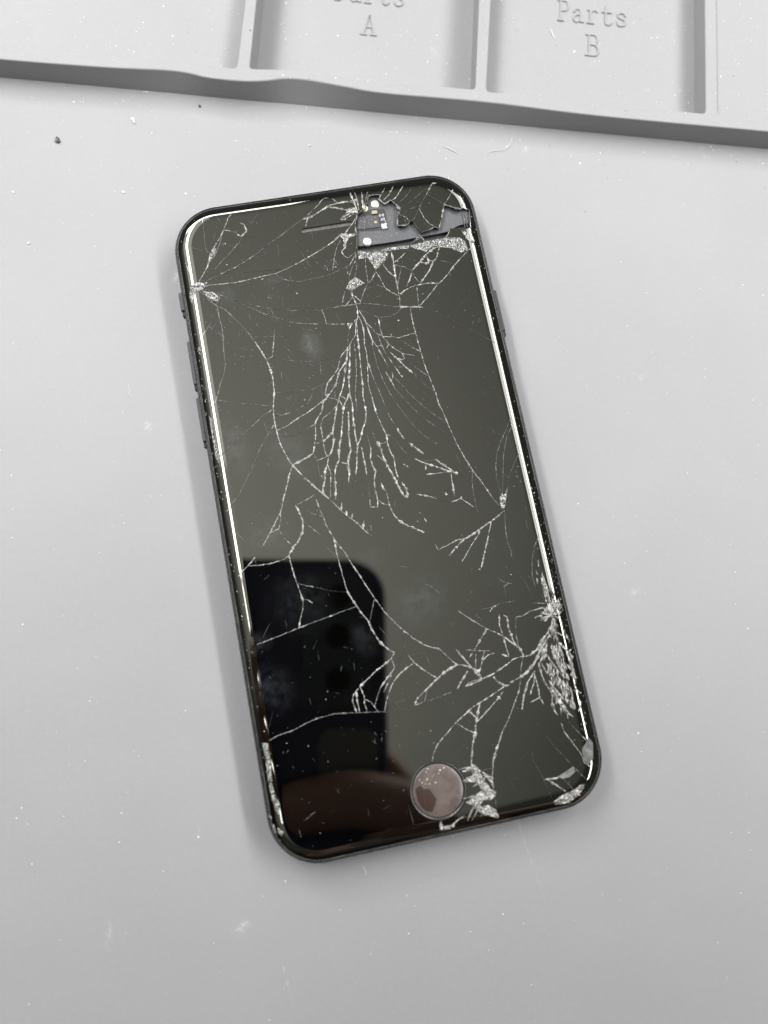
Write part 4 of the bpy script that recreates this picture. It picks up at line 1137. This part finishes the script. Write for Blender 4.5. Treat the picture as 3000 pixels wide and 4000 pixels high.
# ---- cracks: raised, beaded seams of crushed glass
def crack_mesh(w, pts, rnd):
    L = [0.0]
    for a, b in zip(pts, pts[1:]): L.append(L[-1]+math.dist(a, b))
    tot = L[-1]
    if tot < 1e-3: return None
    n = max(3, int(tot/0.32))
    def at(s):
        for i in range(len(pts)-1):
            if s <= L[i+1] or i == len(pts)-2:
                k = (s-L[i])/max(L[i+1]-L[i], 1e-9); return Vector(pts[i]).lerp(Vector(pts[i+1]), k)
    hw = w*0.5
    V = []; F = []; MI = []
    bead = 0.0
    jag = 0.025 if w < 0.12 else 0.045
    side = rnd.choice((-1, 1))
    for i in range(n+1):
        s = tot*i/n
        p = at(s); d = (at(min(s+0.1, tot))-at(max(s-0.1, 0))); d = d.normalized() if d.length > 1e-9 else Vector((1, 0))
        q = Vector((-d.y, d.x))
        m = rnd.uniform(0.45, 1.05)
        if rnd.random() < 0.14: bead = rnd.uniform(0.5, 1.25)
        m += bead; bead *= 0.3
        if rnd.random() < 0.18: m *= 0.3
        e = min(s, tot-s)
        m *= 0.45+0.55*min(1, e/0.6)
        c = p+q*rnd.uniform(-jag, jag)*(0 if i in (0, n) else 1)
        h = hw*m
        zc = gz(c.x, c.y)
        dark = side*(h+0.05+0.35*hw)  # dark strip along one side, the crack's shadow edge put in as colour
        cols = [(-h, 0.012), (h*rnd.uniform(-.3, .3), 0.02+rnd.uniform(0.2, 0.75)*h), (h, 0.012)]
        cols = [(dark, 0.006)]+cols if side < 0 else cols+[(dark, 0.006)]
        for off, dz in cols:
            x, y = c.x+q.x*off, c.y+q.y*off
            V.append((x, y, max(gz(x, y), zc if dz > 0.01 else gz(x, y))+dz))
        if i:
            a = 4*(i-1)
            for k in range(3):
                F.append((a+k+1, a+k+5, a+k+4, a+k))
                MI.append(1 if (k == 0 and side < 0) or (k == 2 and side > 0) else 0)
    return V, F, MI
order = sorted(range(len(cracks)), key=lambda i: -cracks[i][0]*sum(math.dist(a, b) for a, b in zip(cracks[i][1], cracks[i][1][1:])))
rest = {}
for rank, i in enumerate(order):
    w, pts = cracks[i]
    rnd = random.Random(i)
    g = crack_mesh(w*CRACK_W*(0.78 if w < 0.16 else 0.92 if w < 0.27 else 1.12), pts, rnd)
    if not g: continue
    m = m_hair if w < 0.10 else m_crack if w < 0.20 else m_wide
    if rank < 285:
        mesh_obj('crack', g[0], g[1], [m, m_dark_chip_shade], SCREEN, mat_idx=g[2])
    else:
        r = rest.setdefault(m.name, ([], [], [], m)); k0 = len(r[0]); r[0].extend(g[0]); r[1].extend([tuple(k+k0 for k in f) for f in g[1]]); r[2].extend(g[2])
for v, f, mi, m in rest.values():
    tag(mesh_obj('hairline_cracks', v, f, [m, m_dark_chip_shade], SCREEN, mat_idx=mi), kind='stuff')

# ---- patches where the glass is crushed to grit or powder
def crushed_patch(kind, h, poly, rnd):
    xs = [p[0] for p in poly]; ys = [p[1] for p in poly]
    sp = 0.24 if kind != 'grit' else 0.18
    pv = [Vector(p) for p in poly]; n0 = len(pv)
    edges = [(i, (i+1) % n0) for i in range(n0)]
    x = min(xs)
    while x < max(xs):
        y = min(ys)
        while y < max(ys):
            q = (x+rnd.uniform(-.45, .45)*sp, y+rnd.uniform(-.45, .45)*sp)
            if inside(q[0], q[1], poly): pv.append(Vector(q))
            y += sp
        x += sp
    r = delaunay_2d_cdt(pv, edges, [], 0, 1e-4)
    V = []
    for v in r[0]:
        onb = any(math.dist(v, p) < 1e-3 for p in poly)
        V.append((v.x, v.y, gz(v.x, v.y)+(0.01 if onb else rnd.uniform(0.02, h if kind != 'grit' else 0.10))))
    F = []; mi = []
    for f in r[2]:
        cx = sum(r[0][i].x for i in f)/len(f); cy = sum(r[0][i].y for i in f)/len(f)
        if not inside(cx, cy, poly): continue
        f = list(f)
        if poly_area([(r[0][i].x, r[0][i].y) for i in f]) < 0: f = f[::-1]
        F.append(f)
        mi.append(rnd.choices((0, 1, 2, 3), {'grit': (0.38, 0.42, 0.17, 0.03), 'crushed': (0.20, 0.26, 0.44, 0.10), 'powder': (0.03, 0.10, 0.45, 0.42)}[kind])[0])
    return V, F, mi
crumb_zones = []; streak_zones = []
for k, (kind, h, s) in enumerate(PATCHES):
    if kind == 'hole': continue
    if kind == 'sliver':
        pz = P2(s); zc = max(gz(*c) for c in pz)
        prism('glass_sliver', pz, zc-0.3, zc+0.09, m_sliver, SCREEN, 0.05); continue
    if kind == 'streak':
        streak_zones.append((h, P2(s))); continue
    if kind == 'crumbs':
        crumb_zones.append(P2(s)); continue
    rnd = random.Random(100+k)
    V, F, mi = crushed_patch(kind, h, P2(s), rnd)
    tag(mesh_obj('crushed_glass', V, F, [m_dark_chip_shade, m_chip, m_wide, m_pow], SCREEN, mat_idx=mi), kind='stuff')
# feathered zones: long thin splinters fanning away from the point of impact
def splinters(zone, hub, rnd, dens, lmin, lmax, weights):
    V = []; F = []; mi = []
    xs = [q[0] for q in zone]; ys = [q[1] for q in zone]
    for _ in range(int(abs(poly_area(zone))*dens)+4):
        x = rnd.uniform(min(xs), max(xs)); y = rnd.uniform(min(ys), max(ys))
        if not inside(x, y, zone): continue
        d = Vector((x-hub[0], y-hub[1])); d = d.normalized() if d.length > 1e-6 else Vector((0, -1))
        a = math.atan2(d.y, d.x)+rnd.gauss(0, 0.16); d = Vector((math.cos(a), math.sin(a))); q = Vector((-d.y, d.x))
        L = rnd.uniform(lmin, lmax); w = rnd.uniform(0.05, 0.17); hh = rnd.uniform(0.02, 0.14)
        while L > 0.2 and not (inside(x+d.x*L*.5, y+d.y*L*.5, zone) or inside(x-d.x*L*.5, y-d.y*L*.5, zone)): L *= 0.6
        k0 = len(V)
        for u, v, z in ((-.5, 0, 0.0), (-.1, 1, 0.0), (.5, 0, 0.0), (.05, -1, 0.0), (rnd.uniform(-.15, .15), rnd.uniform(-.4, .4), hh)):
            px, py = x+d.x*L*u+q.x*w*v, y+d.y*L*u+q.y*w*v
            V.append((px, py, gz(px, py)+0.012+z))
        F += [(k0, k0+3, k0+4), (k0+3, k0+2, k0+4), (k0+2, k0+1, k0+4), (k0+1, k0, k0+4)]
        mi += [rnd.choices((0, 1, 2, 3), weights)[0]]*4
    return V, F, mi
for k, (h, zone) in enumerate(streak_zones):
    V, F, mi = splinters(zone, HUB, random.Random(300+k), 16, 0.5, 1.9, (0.12, 0.12, 0.36, 0.40))
    tag(mesh_obj('glass_splinters', V, F, [m_dark_chip_shade, m_chip, m_wide, m_pow], SCREEN, mat_idx=mi), kind='stuff')
for k, (kind, h, s) in enumerate(PATCHES):
    if kind != 'powder': continue
    V, F, mi = splinters(P2(s), (-0.2, -60.1), random.Random(400+k), 7, 0.4, 1.3, (0.06, 0.14, 0.4, 0.4))
    tag(mesh_obj('glass_splinters', V, F, [m_dark_chip_shade, m_chip, m_wide, m_pow], SCREEN, mat_idx=mi), kind='stuff')
# loose splinters and dust lying on the glass
V = []; F = []; mi = []
rnd = random.Random(5)
def fleck(V, F, x, y, z, l, w, h, a):
    c, s = math.cos(a), math.sin(a); b = len(V)
    for px, py, pz in ((-l, 0, 0), (0, -w, 0), (l, 0, 0), (0, w, 0), (rnd.uniform(-.4, .4)*l, 0, h)):
        V.append((x+c*px-s*py, y+s*px+c*py, z+pz))
    F += [(b, b+1, b+4), (b+1, b+2, b+4), (b+2, b+3, b+4), (b+3, b, b+4)]
for _ in range(620):
    x = rnd.uniform(-30.5, 30.5); y = rnd.uniform(-66, 66)
    if rnd.random() < 0.3: x, y = rnd.gauss(-22, 6), rnd.gauss(38, 14)
    if rnd.random() < 0.25: x, y = rnd.gauss(16, 9), rnd.gauss(50, 10)
    if sdf_in(x, y)[0] < 0.4 or inside(x, y, hole_loop): continue
    l = rnd.uniform(0.05, 0.12) if rnd.random() < 0.88 else rnd.uniform(0.12, 0.26)
    n0 = len(F); fleck(V, F, x, y, gz(x, y)+0.005, l, l*rnd.uniform(0.25, 0.9), l*0.5, rnd.uniform(0, 6.3))
    mi += [rnd.choices((0, 1, 2), (0.35, 0.45, 0.2))[0]]*(len(F)-n0)
for _ in range(260):
    y = rnd.uniform(-64, 62); sx = rnd.choice((-1, 1))
    if rnd.random() < 0.4: y = rnd.gauss(20, 12) if sx < 0 else rnd.gauss(-25, 14)
    x = sx*(HX-G0-abs(rnd.gauss(0.9, 0.9)))
    if sdf_in(x, y)[0] < 0.05: continue
    l = rnd.uniform(0.06, 0.2); n0 = len(F); fleck(V, F, x, y, gz(x, y)+0.004, l*rnd.uniform(1, 2.2), l*0.6, l*0.4, 1.57+rnd.gauss(0, 0.5))
    mi += [rnd.choices((0, 1, 2), (0.6, 0.34, 0.06))[0]]*(len(F)-n0)
for zone in crumb_zones:
    xs = [q[0] for q in zone]; ys = [q[1] for q in zone]
    for _ in range(int(abs(poly_area(zone))*5)):
        x = rnd.uniform(min(xs), max(xs)); y = rnd.uniform(min(ys), max(ys))
        if not inside(x, y, zone): continue
        l = rnd.uniform(0.08, 0.22); n0 = len(F); fleck(V, F, x, y, gz(x, y)+0.005, l, l*rnd.uniform(0.4, 0.9), l*0.7, rnd.uniform(0, 6.3))
        mi += [rnd.choices((0, 1, 2), (0.4, 0.45, 0.15))[0]]*(len(F)-n0)
tag(mesh_obj('glass_dust', V, F, [m_chip, m_wide, m_pow], SCREEN, mat_idx=mi), kind='stuff')

V = []; F = []
rnd = random.Random(77)
for _ in range(330):
    x = rnd.uniform(-30, 30); y = rnd.uniform(-64, 64)
    if rnd.random() < 0.45: x, y = rnd.gauss(-14, 10), rnd.gauss(42, 14)
    if sdf_in(x, y)[0] < 2.6 or inside(x, y, hole_loop): continue
    a = rnd.gauss(-1.25, 0.5) if rnd.random() < 0.6 else rnd.uniform(0, 3.14)
    L = rnd.uniform(0.4, 1.6) if rnd.random() < 0.8 else rnd.uniform(1.6, 5)
    w = rnd.uniform(0.018, 0.04); bend = rnd.uniform(-0.15, 0.15)
    b0 = len(V)
    for i in range(5):
        t = i/4-0.5; px = x+math.cos(a)*L*t-math.sin(a)*bend*L*t*t; py = y+math.sin(a)*L*t+math.cos(a)*bend*L*t*t
        ww = w*(1-abs(2*t)**2*0.8)
        if sdf_in(px, py)[0] < 0.2 or inside(px, py, hole_loop): px, py = x, y
        V += [(px-math.sin(a)*ww, py+math.cos(a)*ww, gz(px, py)+0.008), (px+math.sin(a)*ww, py-math.cos(a)*ww, gz(px, py)+0.008)]
    F += [(b0+2*i+1, b0+2*i+3, b0+2*i+2, b0+2*i) for i in range(4)]
tag(mesh_obj('fine_scratches', V, F, m_hair, SCREEN), kind='stuff')

# ---- what shows through the hole at the top
PL = prism('shield_plate', P2(PLATE), 5.6, 6.35, m_plate, PHONE, 0.12)
prism('connector_window', P2(WIN), 6.2, 6.36, m_inner, PL)
prism('camera_module', P2(MOD), 6.2, 6.52, m_module, PL, 0.12)
prism('flex_tag', P2(TAG), 6.2, 6.40, m_inner, PL)
prism('white_logo', P2(LOGO), 6.3, 6.43, m_white, PL)
prism('white_logo', P2(LEAF), 6.3, 6.425, m_white, PL)
prism('contact_pad', P2(GOLD), 6.3, 6.60, m_gold, PL)
lathe('contact_dot', SCREWS[3][0], SCREWS[3][1], [(0.36, 6.4), (0.36, 6.56), (0.2, 6.575), (0.0, 6.58)], m_gold, PL, 16)
for (x, y), r_, mm in zip(SCREWS[:3], (0.90, 0.78, 0.92), (m_screw, m_screw, m_steel)):
    lathe('screw', x, y, [(r_*1.15, 6.2), (r_*1.12, 6.42), (r_, 6.46), (r_*0.94, 6.60), (r_*0.5, 6.63), (r_*0.45, 6.52), (r_*0.2, 6.52), (r_*0.18, 6.6), (0, 6.6)], mm, PL, 24)
# printed characters on the flex tag:  E-0 / 2 0
def ink(strokes, ox, oy, w, h, ang, z):
    v = []; f = []; c, s = math.cos(ang), math.sin(ang)
    for k, (a, b) in enumerate(strokes):
        p = Vector((ox+c*a[0]*w-s*a[1]*h, oy+s*a[0]*w+c*a[1]*h)); q = Vector((ox+c*b[0]*w-s*b[1]*h, oy+s*b[0]*w+c*b[1]*h))
        d = (q-p).normalized()*0.06; n = Vector((-d.y, d.x)); i = len(v)
        for t in (p-d+n, p-d-n, q+d-n, q+d+n): v.append((t.x, t.y, z+0.002*k))
        f.append((i, i+1, i+2, i+3))
    mesh_obj('printed_character', v, f, m_white, PL)
box0 = [((0, 0), (1, 0)), ((1, 0), (1, 1)), ((1, 1), (0, 1)), ((0, 1), (0, 0))]
ink([((0, 0), (0, 1)), ((0, 0), (1, 0)), ((0, .5), (.8, .5)), ((0, 1), (1, 1))], 11.85, 60.35, 0.28, 0.5, 0.0, 6.43)
ink([((0, .5), (1, .5))], 12.25, 60.35, 0.2, 0.5, 0.0, 6.43)
ink(box0, 12.55, 60.35, 0.26, 0.5, 0.0, 6.43)
ink([((0, 1), (1, 1)), ((1, 1), (1, .5)), ((1, .5), (0, .5)), ((0, .5), (0, 0)), ((0, 0), (1, 0))], 12.05, 59.35, 0.28, 0.5, 0.0, 6.43)
ink(box0, 12.6, 59.35, 0.24, 0.5, 0.0, 6.43)
V = []; F = []; mi = []
rnd = random.Random(31)
pl = P2(PLATE)
for _ in range(420):
    x = rnd.uniform(5.5, 32); y = rnd.uniform(53, 67)
    if rnd.random() < 0.45: x, y = rnd.gauss(8.2, 1.3), rnd.gauss(59.6, 1.2)
    if not inside(x, y, pl): continue
    l = rnd.uniform(0.05, 0.15); n0 = len(F); fleck(V, F, x, y, 6.53 if inside(x, y, P2(MOD)) else 6.37, l, l*rnd.uniform(0.4, 0.9), l*0.6, rnd.uniform(0, 6.3))
    mi += [rnd.choices((0, 1, 2), (0.5, 0.4, 0.1))[0]]*(len(F)-n0)
tag(mesh_obj('plate_dust', V, F, [m_chip, m_wide, m_pow], PL, mat_idx=mi), kind='stuff')
loopc = hole_loop+[hole_loop[0]]
V = []; F = []; MI = []
for k in range(len(hole_loop)):
    rnd = random.Random(500+k)
    g = crack_mesh(rnd.choice((0.10, 0.14, 0.22, 0.34)), [loopc[k], loopc[k+1]], rnd)
    if g:
        k0 = len(V); V += g[0]; F += [tuple(q+k0 for q in f) for f in g[1]]; MI += g[2]
mesh_obj('broken_rim', V, F, [m_crack, m_dark_chip_shade], SCREEN, mat_idx=MI)
prism('speaker_grille', [(x, y) for x, y in ear_loop], 6.2, 6.85, m_grille, PHONE)
# rails at the right of the opening
for a in range(3):
    x = 30.0+a*0.55
    mesh_obj('edge_rail', *tube([(x, 54.6, 6.45), (x+0.05, 58.0, 6.45)], 0.10, 6), m_plate, PL)
prism('glass_fragment', P2(ISLAND1), 6.4, 6.95, m_glass, SCREEN)

# ---- home button
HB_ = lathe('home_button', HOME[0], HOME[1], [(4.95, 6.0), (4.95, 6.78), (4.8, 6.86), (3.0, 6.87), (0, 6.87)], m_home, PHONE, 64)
lathe('button_ring', HOME[0], HOME[1], [(5.55, 5.8), (5.53, 7.02), (5.42, 7.12), (5.25, 7.10), (5.02, 6.92), (4.98, 6.2)], m_ring, HB_, 64)
def hb(s): return P2(s)
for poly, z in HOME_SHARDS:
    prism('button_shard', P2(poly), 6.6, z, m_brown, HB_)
V = []; F = []; rnd = random.Random(9)
for x, y, l in HOME_CHIPS: fleck(V, F, x, y, 6.88, l, l*0.6, l*0.5, rnd.uniform(0, 6))
tag(mesh_obj('button_chips', V, F, m_pow, HB_), kind='stuff')

# ================================================================ litter on the mat
def floor_z(x, y):
    dx, dy = x-O_.x, y-O_.y
    s = E_.x*dx+E_.y*dy; t = N_.x*dx+N_.y*dy
    if t < BASE_T-0.3: return 0.0
    for d, h in zip(COMPS, holes):
        if inside(s, t, h): return d[4]
    if t > inner_t(s)-2.4: return TH
    return None
m_dust = mat('pale_dust', (0.5, 0.5, 0.5), 0.6)
m_dustg = mat('grey_dust', (0.30, 0.30, 0.30), 0.6)
m_black = mat('black_crumb', (0.012, 0.012, 0.012), 0.5)
m_lint = mat('white_lint', (0.5, 0.5, 0.5), 0.7)
V = []; F = []; mi = []
rnd = random.Random(21)
for i in range(2300):
    if i < 1100: x, y = rnd.uniform(-85, 115), rnd.uniform(-115, 135)
    else:
        s = rnd.uniform(-60, 130); t = rnd.gauss(-3, 7) if i < 1500 else rnd.uniform(3, 45); x, y = tw(s, t)
    if abs(x) < HX+0.3 and abs(y) < HY+0.3: continue
    z = floor_z(x, y)
    if z is None: continue
    l = abs(rnd.gauss(0.0, 0.10))+0.05
    if rnd.random() < 0.02: l *= 2.0
    n0 = len(F); fleck(V, F, x, y, z, l, l*rnd.uniform(0.2, 0.8), l*0.5, rnd.uniform(0, 6.3))
    mi += [rnd.choices((0, 1, 2), (0.62, 0.35, 0.03))[0]]*(len(F)-n0)
tag(mesh_obj('dust_specks', V, F, [m_dust, m_dustg, m_black], None, mat_idx=mi), 'fine pale dust and flecks scattered over the grey mat', kind='stuff')
for (name, label, cat, pts, rad, m) in LITTER:
    v, f = [], []
    for seg in pts:
        vv, ff = tube([(x, y, (floor_z(x, y) or 0.0)+rad*0.8+z) for x, y, z in seg], [rad*(0.5 if i in (0, len(seg)-1) else 1) for i in range(len(seg))], 6)
        b = len(v); v += vv; f += [tuple(q+b for q in k) for k in ff]
    tag(mesh_obj(name, v, f, {'lint': m_lint, 'black': m_black, 'dust': m_dust}[m]), label, cat)
for (name, label, cat, poly, h, m) in CHIPS:
    tag(prism(name, poly, 0.0, h, {'dust': m_dust, 'black': m_black}[m], None, h*0.3), label, cat)

# ================================================================ the phone that takes the picture, and the hand that holds it (seen mirrored in the screen), with an unseen body and arm for shade
m_case = mat('matt_black_case', (0.012, 0.016, 0.060), 0.45)
m_isl = mat('camera_island', (0.045, 0.055, 0.075), 0.25)
m_lens = mat('lens_glass', (0.001, 0.001, 0.001), 0.05)
m_stk = mat('grey_sticker', (0.10, 0.10, 0.095), 0.6)
SHOT = empty('camera_phone')
tag(SHOT, 'black phone held overhead, seen as a dark rounded reflection in the cracked screen', 'phone')
def cs(a, b, d): return tuple(CAM_POS+CR*a+CU*b+CF*d)
def slab(name, a0, a1, b0, b1, r, d0, d1, m, parent, edge=0.0):
    o = rrect((a1-a0)/2, (b1-b0)/2, r, 8.0, 10); ca, cb = (a0+a1)/2, (b0+b1)/2
    k = 1-edge/((a1-a0)/2)
    rings = [[cs(ca+x*k, cb+y*k, d0) for x, y in o], [cs(ca+x, cb+y, d0-edge) for x, y in o], [cs(ca+x, cb+y, d1+edge) for x, y in o], [cs(ca+x*k, cb+y*k, d1) for x, y in o]]
    return loft(name, rings, m, parent, True, True, smooth=False)
BODY = slab('phone_body', -60.5, 15.3, -131, 30.5, 16, -3.0, -11.5, m_case, SHOT, 1.2)
slab('camera_island', -18, 10, -30, 24, 7, -2.0, -3.4, m_isl, SHOT, 0.4)
for b in (14.5, -1.5, -18.5):
    q = [cs(-4+4.7*math.cos(t), b+4.7*math.sin(t), -1.4) for t in [2*math.pi*i/28 for i in range(28)]]
    q2 = [cs(-4+4.9*math.cos(t), b+4.9*math.sin(t), -2.2) for t in [2*math.pi*i/28 for i in range(28)]]
    loft('lens', [q2, q], m_lens, SHOT, False, True, smooth=False)
slab('sticker', -11, 11.5, -55, -37, 5, -2.9, -3.1, m_stk, SHOT, 0.05)

m_skin = mat('skin', (0.26, 0.145, 0.11), 0.5)
m_shirt = mat('dark_shirt_cloth', (0.02, 0.02, 0.024), 0.85)
def skin_body(name, chains, m):
    """one continuous body grown with a Skin modifier around connected joints"""
    bm = bmesh.new(); lay = bm.verts.layers.skin.verify(); made = {}
    for ch in chains:
        prev = None
        for key, pos, rad in ch:
            if key in made: v = made[key]
            else:
                v = bm.verts.new([c*MM for c in pos]); v[lay].radius = (rad*MM, rad*MM); made[key] = v
            if prev and not bm.edges.get((prev, v)): bm.edges.new((prev, v))
            prev = v
    root = made['pelvis']; root[lay].use_root = True
    me = bpy.data.meshes.new(name); bm.to_mesh(me); bm.free(); me.materials.append(m)
    o = bpy.data.objects.new(name, me); COL.objects.link(o)
    o.modifiers.new('skin', 'SKIN').use_smooth_shade = True
    s = o.modifiers.new('round', 'SUBSURF'); s.levels = 2; s.render_levels = 2
    return o
ch = [[('pelvis', (-60, -620, -330), 150), ('waist', (-65, -600, -140), 130), ('chest', (-75, -540, 90), 150), ('neck', (-95, -420, 290), 58), ('jaw', (-105, -345, 350), 72), ('skull', (-112, -320, 430), 88), ('crown', (-115, -335, 505), 60)],  # unseen torso and head, placed to block light from the near side
      [('chest', None, 0), ('shoulder', (115, -510, 225), 58), ('elbow', (220, -390, -10), 42), ('forearm', (165, -290, 70), 38), ('wrist', cs(66, -190, -30), 27), ('palm', cs(44, -138, -22), 24)],
      [('chest', None, 0), ('far_shoulder', (-265, -510, 225), 58), ('shade_elbow', (-370, -380, 20), 40), ('shade_forearm', (-280, -220, 80), 35), ('shade_wrist', cs(-176, -78, -2), 27), ('shade_palm', cs(-140, -46, 0), 27)]]  # unseen second arm, added to shade the mat at the near left
for i, (kb, fb, mid, tip, rr) in enumerate(((-72, -66, 2, -38, 10.5), (-90, -84, 20, 8, 9.0), (-105, -101, 20, 10, 8.3), (-118, -114, 21, 13, 7.2))):
    ch.append([('palm', None, 0), ('k%d' % i, cs(34, kb, -14), rr*1.2), ('p%d' % i, cs(26, (kb+fb)/2+(3 if i == 0 else 0), 2), rr*1.05), ('q%d' % i, cs(mid, fb+(5 if i == 0 else 0), 10), rr), ('r%d' % i, cs((mid+tip)/2-2, fb+(2 if i == 0 else -1), 9.0), rr*0.92), ('t%d' % i, cs(tip, fb-(9 if i == 0 else 3), 6), rr*0.8)])
ch.append([('palm', None, 0), ('th0', cs(38, -104, -30), 15), ('th1', cs(26, -66, -27), 11), ('th2', cs(10, -48, -23), 9), ('th3', cs(-2, -36, -21), 7.5)])
for i, (kb, tb, tip, rr) in enumerate(((-28, -14, -56, 8.2), (-42, -32, -52, 8.4), (-56, -50, -53, 8.0), (-70, -66, -57, 7.2))):
    ch.append([('shade_palm', None, 0), ('fk%d' % i, cs(-112, kb, 3), rr*1.25), ('fp%d' % i, cs(-84, (kb+tb)/2, 8), rr), ('ft%d' % i, cs(tip, tb, 5.5), rr*0.8)])
ch.append([('shade_palm', None, 0), ('fth1', cs(-108, -22, -20), 11), ('fth2', cs(-82, -10, -22), 9), ('fth3', cs(-60, -6, -20), 8)])
hand = skin_body('person', ch, m_skin)
tag(hand, 'person in a dark shirt holding the overhead phone, one hand mirrored low in the screen, the other arm added for shade', 'person')
def sleeve(name, pts):
    v, f = tube([p for p, r in pts], [r for p, r in pts], 20)
    mesh_obj(name, v, f, m_shirt, hand, smooth=True)
# shirt: body and two sleeves as one garment
vv = []; ff = []
for pts in ([((-60, -625, -380), 175), ((-63, -605, -200), 165), ((-68, -575, -40), 178), ((-75, -542, 90), 195), ((-80, -500, 190), 170), ((-88, -460, 250), 100), ((-92, -440, 275), 72)],
            [((30, -520, 190), 80), ((115, -510, 225), 76), ((180, -440, 100), 62), ((222, -388, -12), 58), ((195, -335, 28), 52)],
            [((-180, -520, 190), 80), ((-265, -510, 225), 76), ((-330, -450, 120), 62), ((-371, -382, 20), 57), ((-356, -352, 32), 54)]):
    v, f = tube([p for p, r in pts], [r for p, r in pts], 24)
    b0 = len(vv); vv += v; ff += [tuple(q+b0 for q in k) for k in f]
vvv, fff = tube([(-370, -330, 30), (-280, -220, 80), tuple(cs(-192, -92, -2))], [56, 46, 36], 24)  # wide sleeve on the added arm, deepens its shade on the mat
b0 = len(vv); vv += vvv; ff += [tuple(q+b0 for q in k) for k in fff]
mesh_obj('shirt', vv, ff, m_shirt, hand, smooth=True)
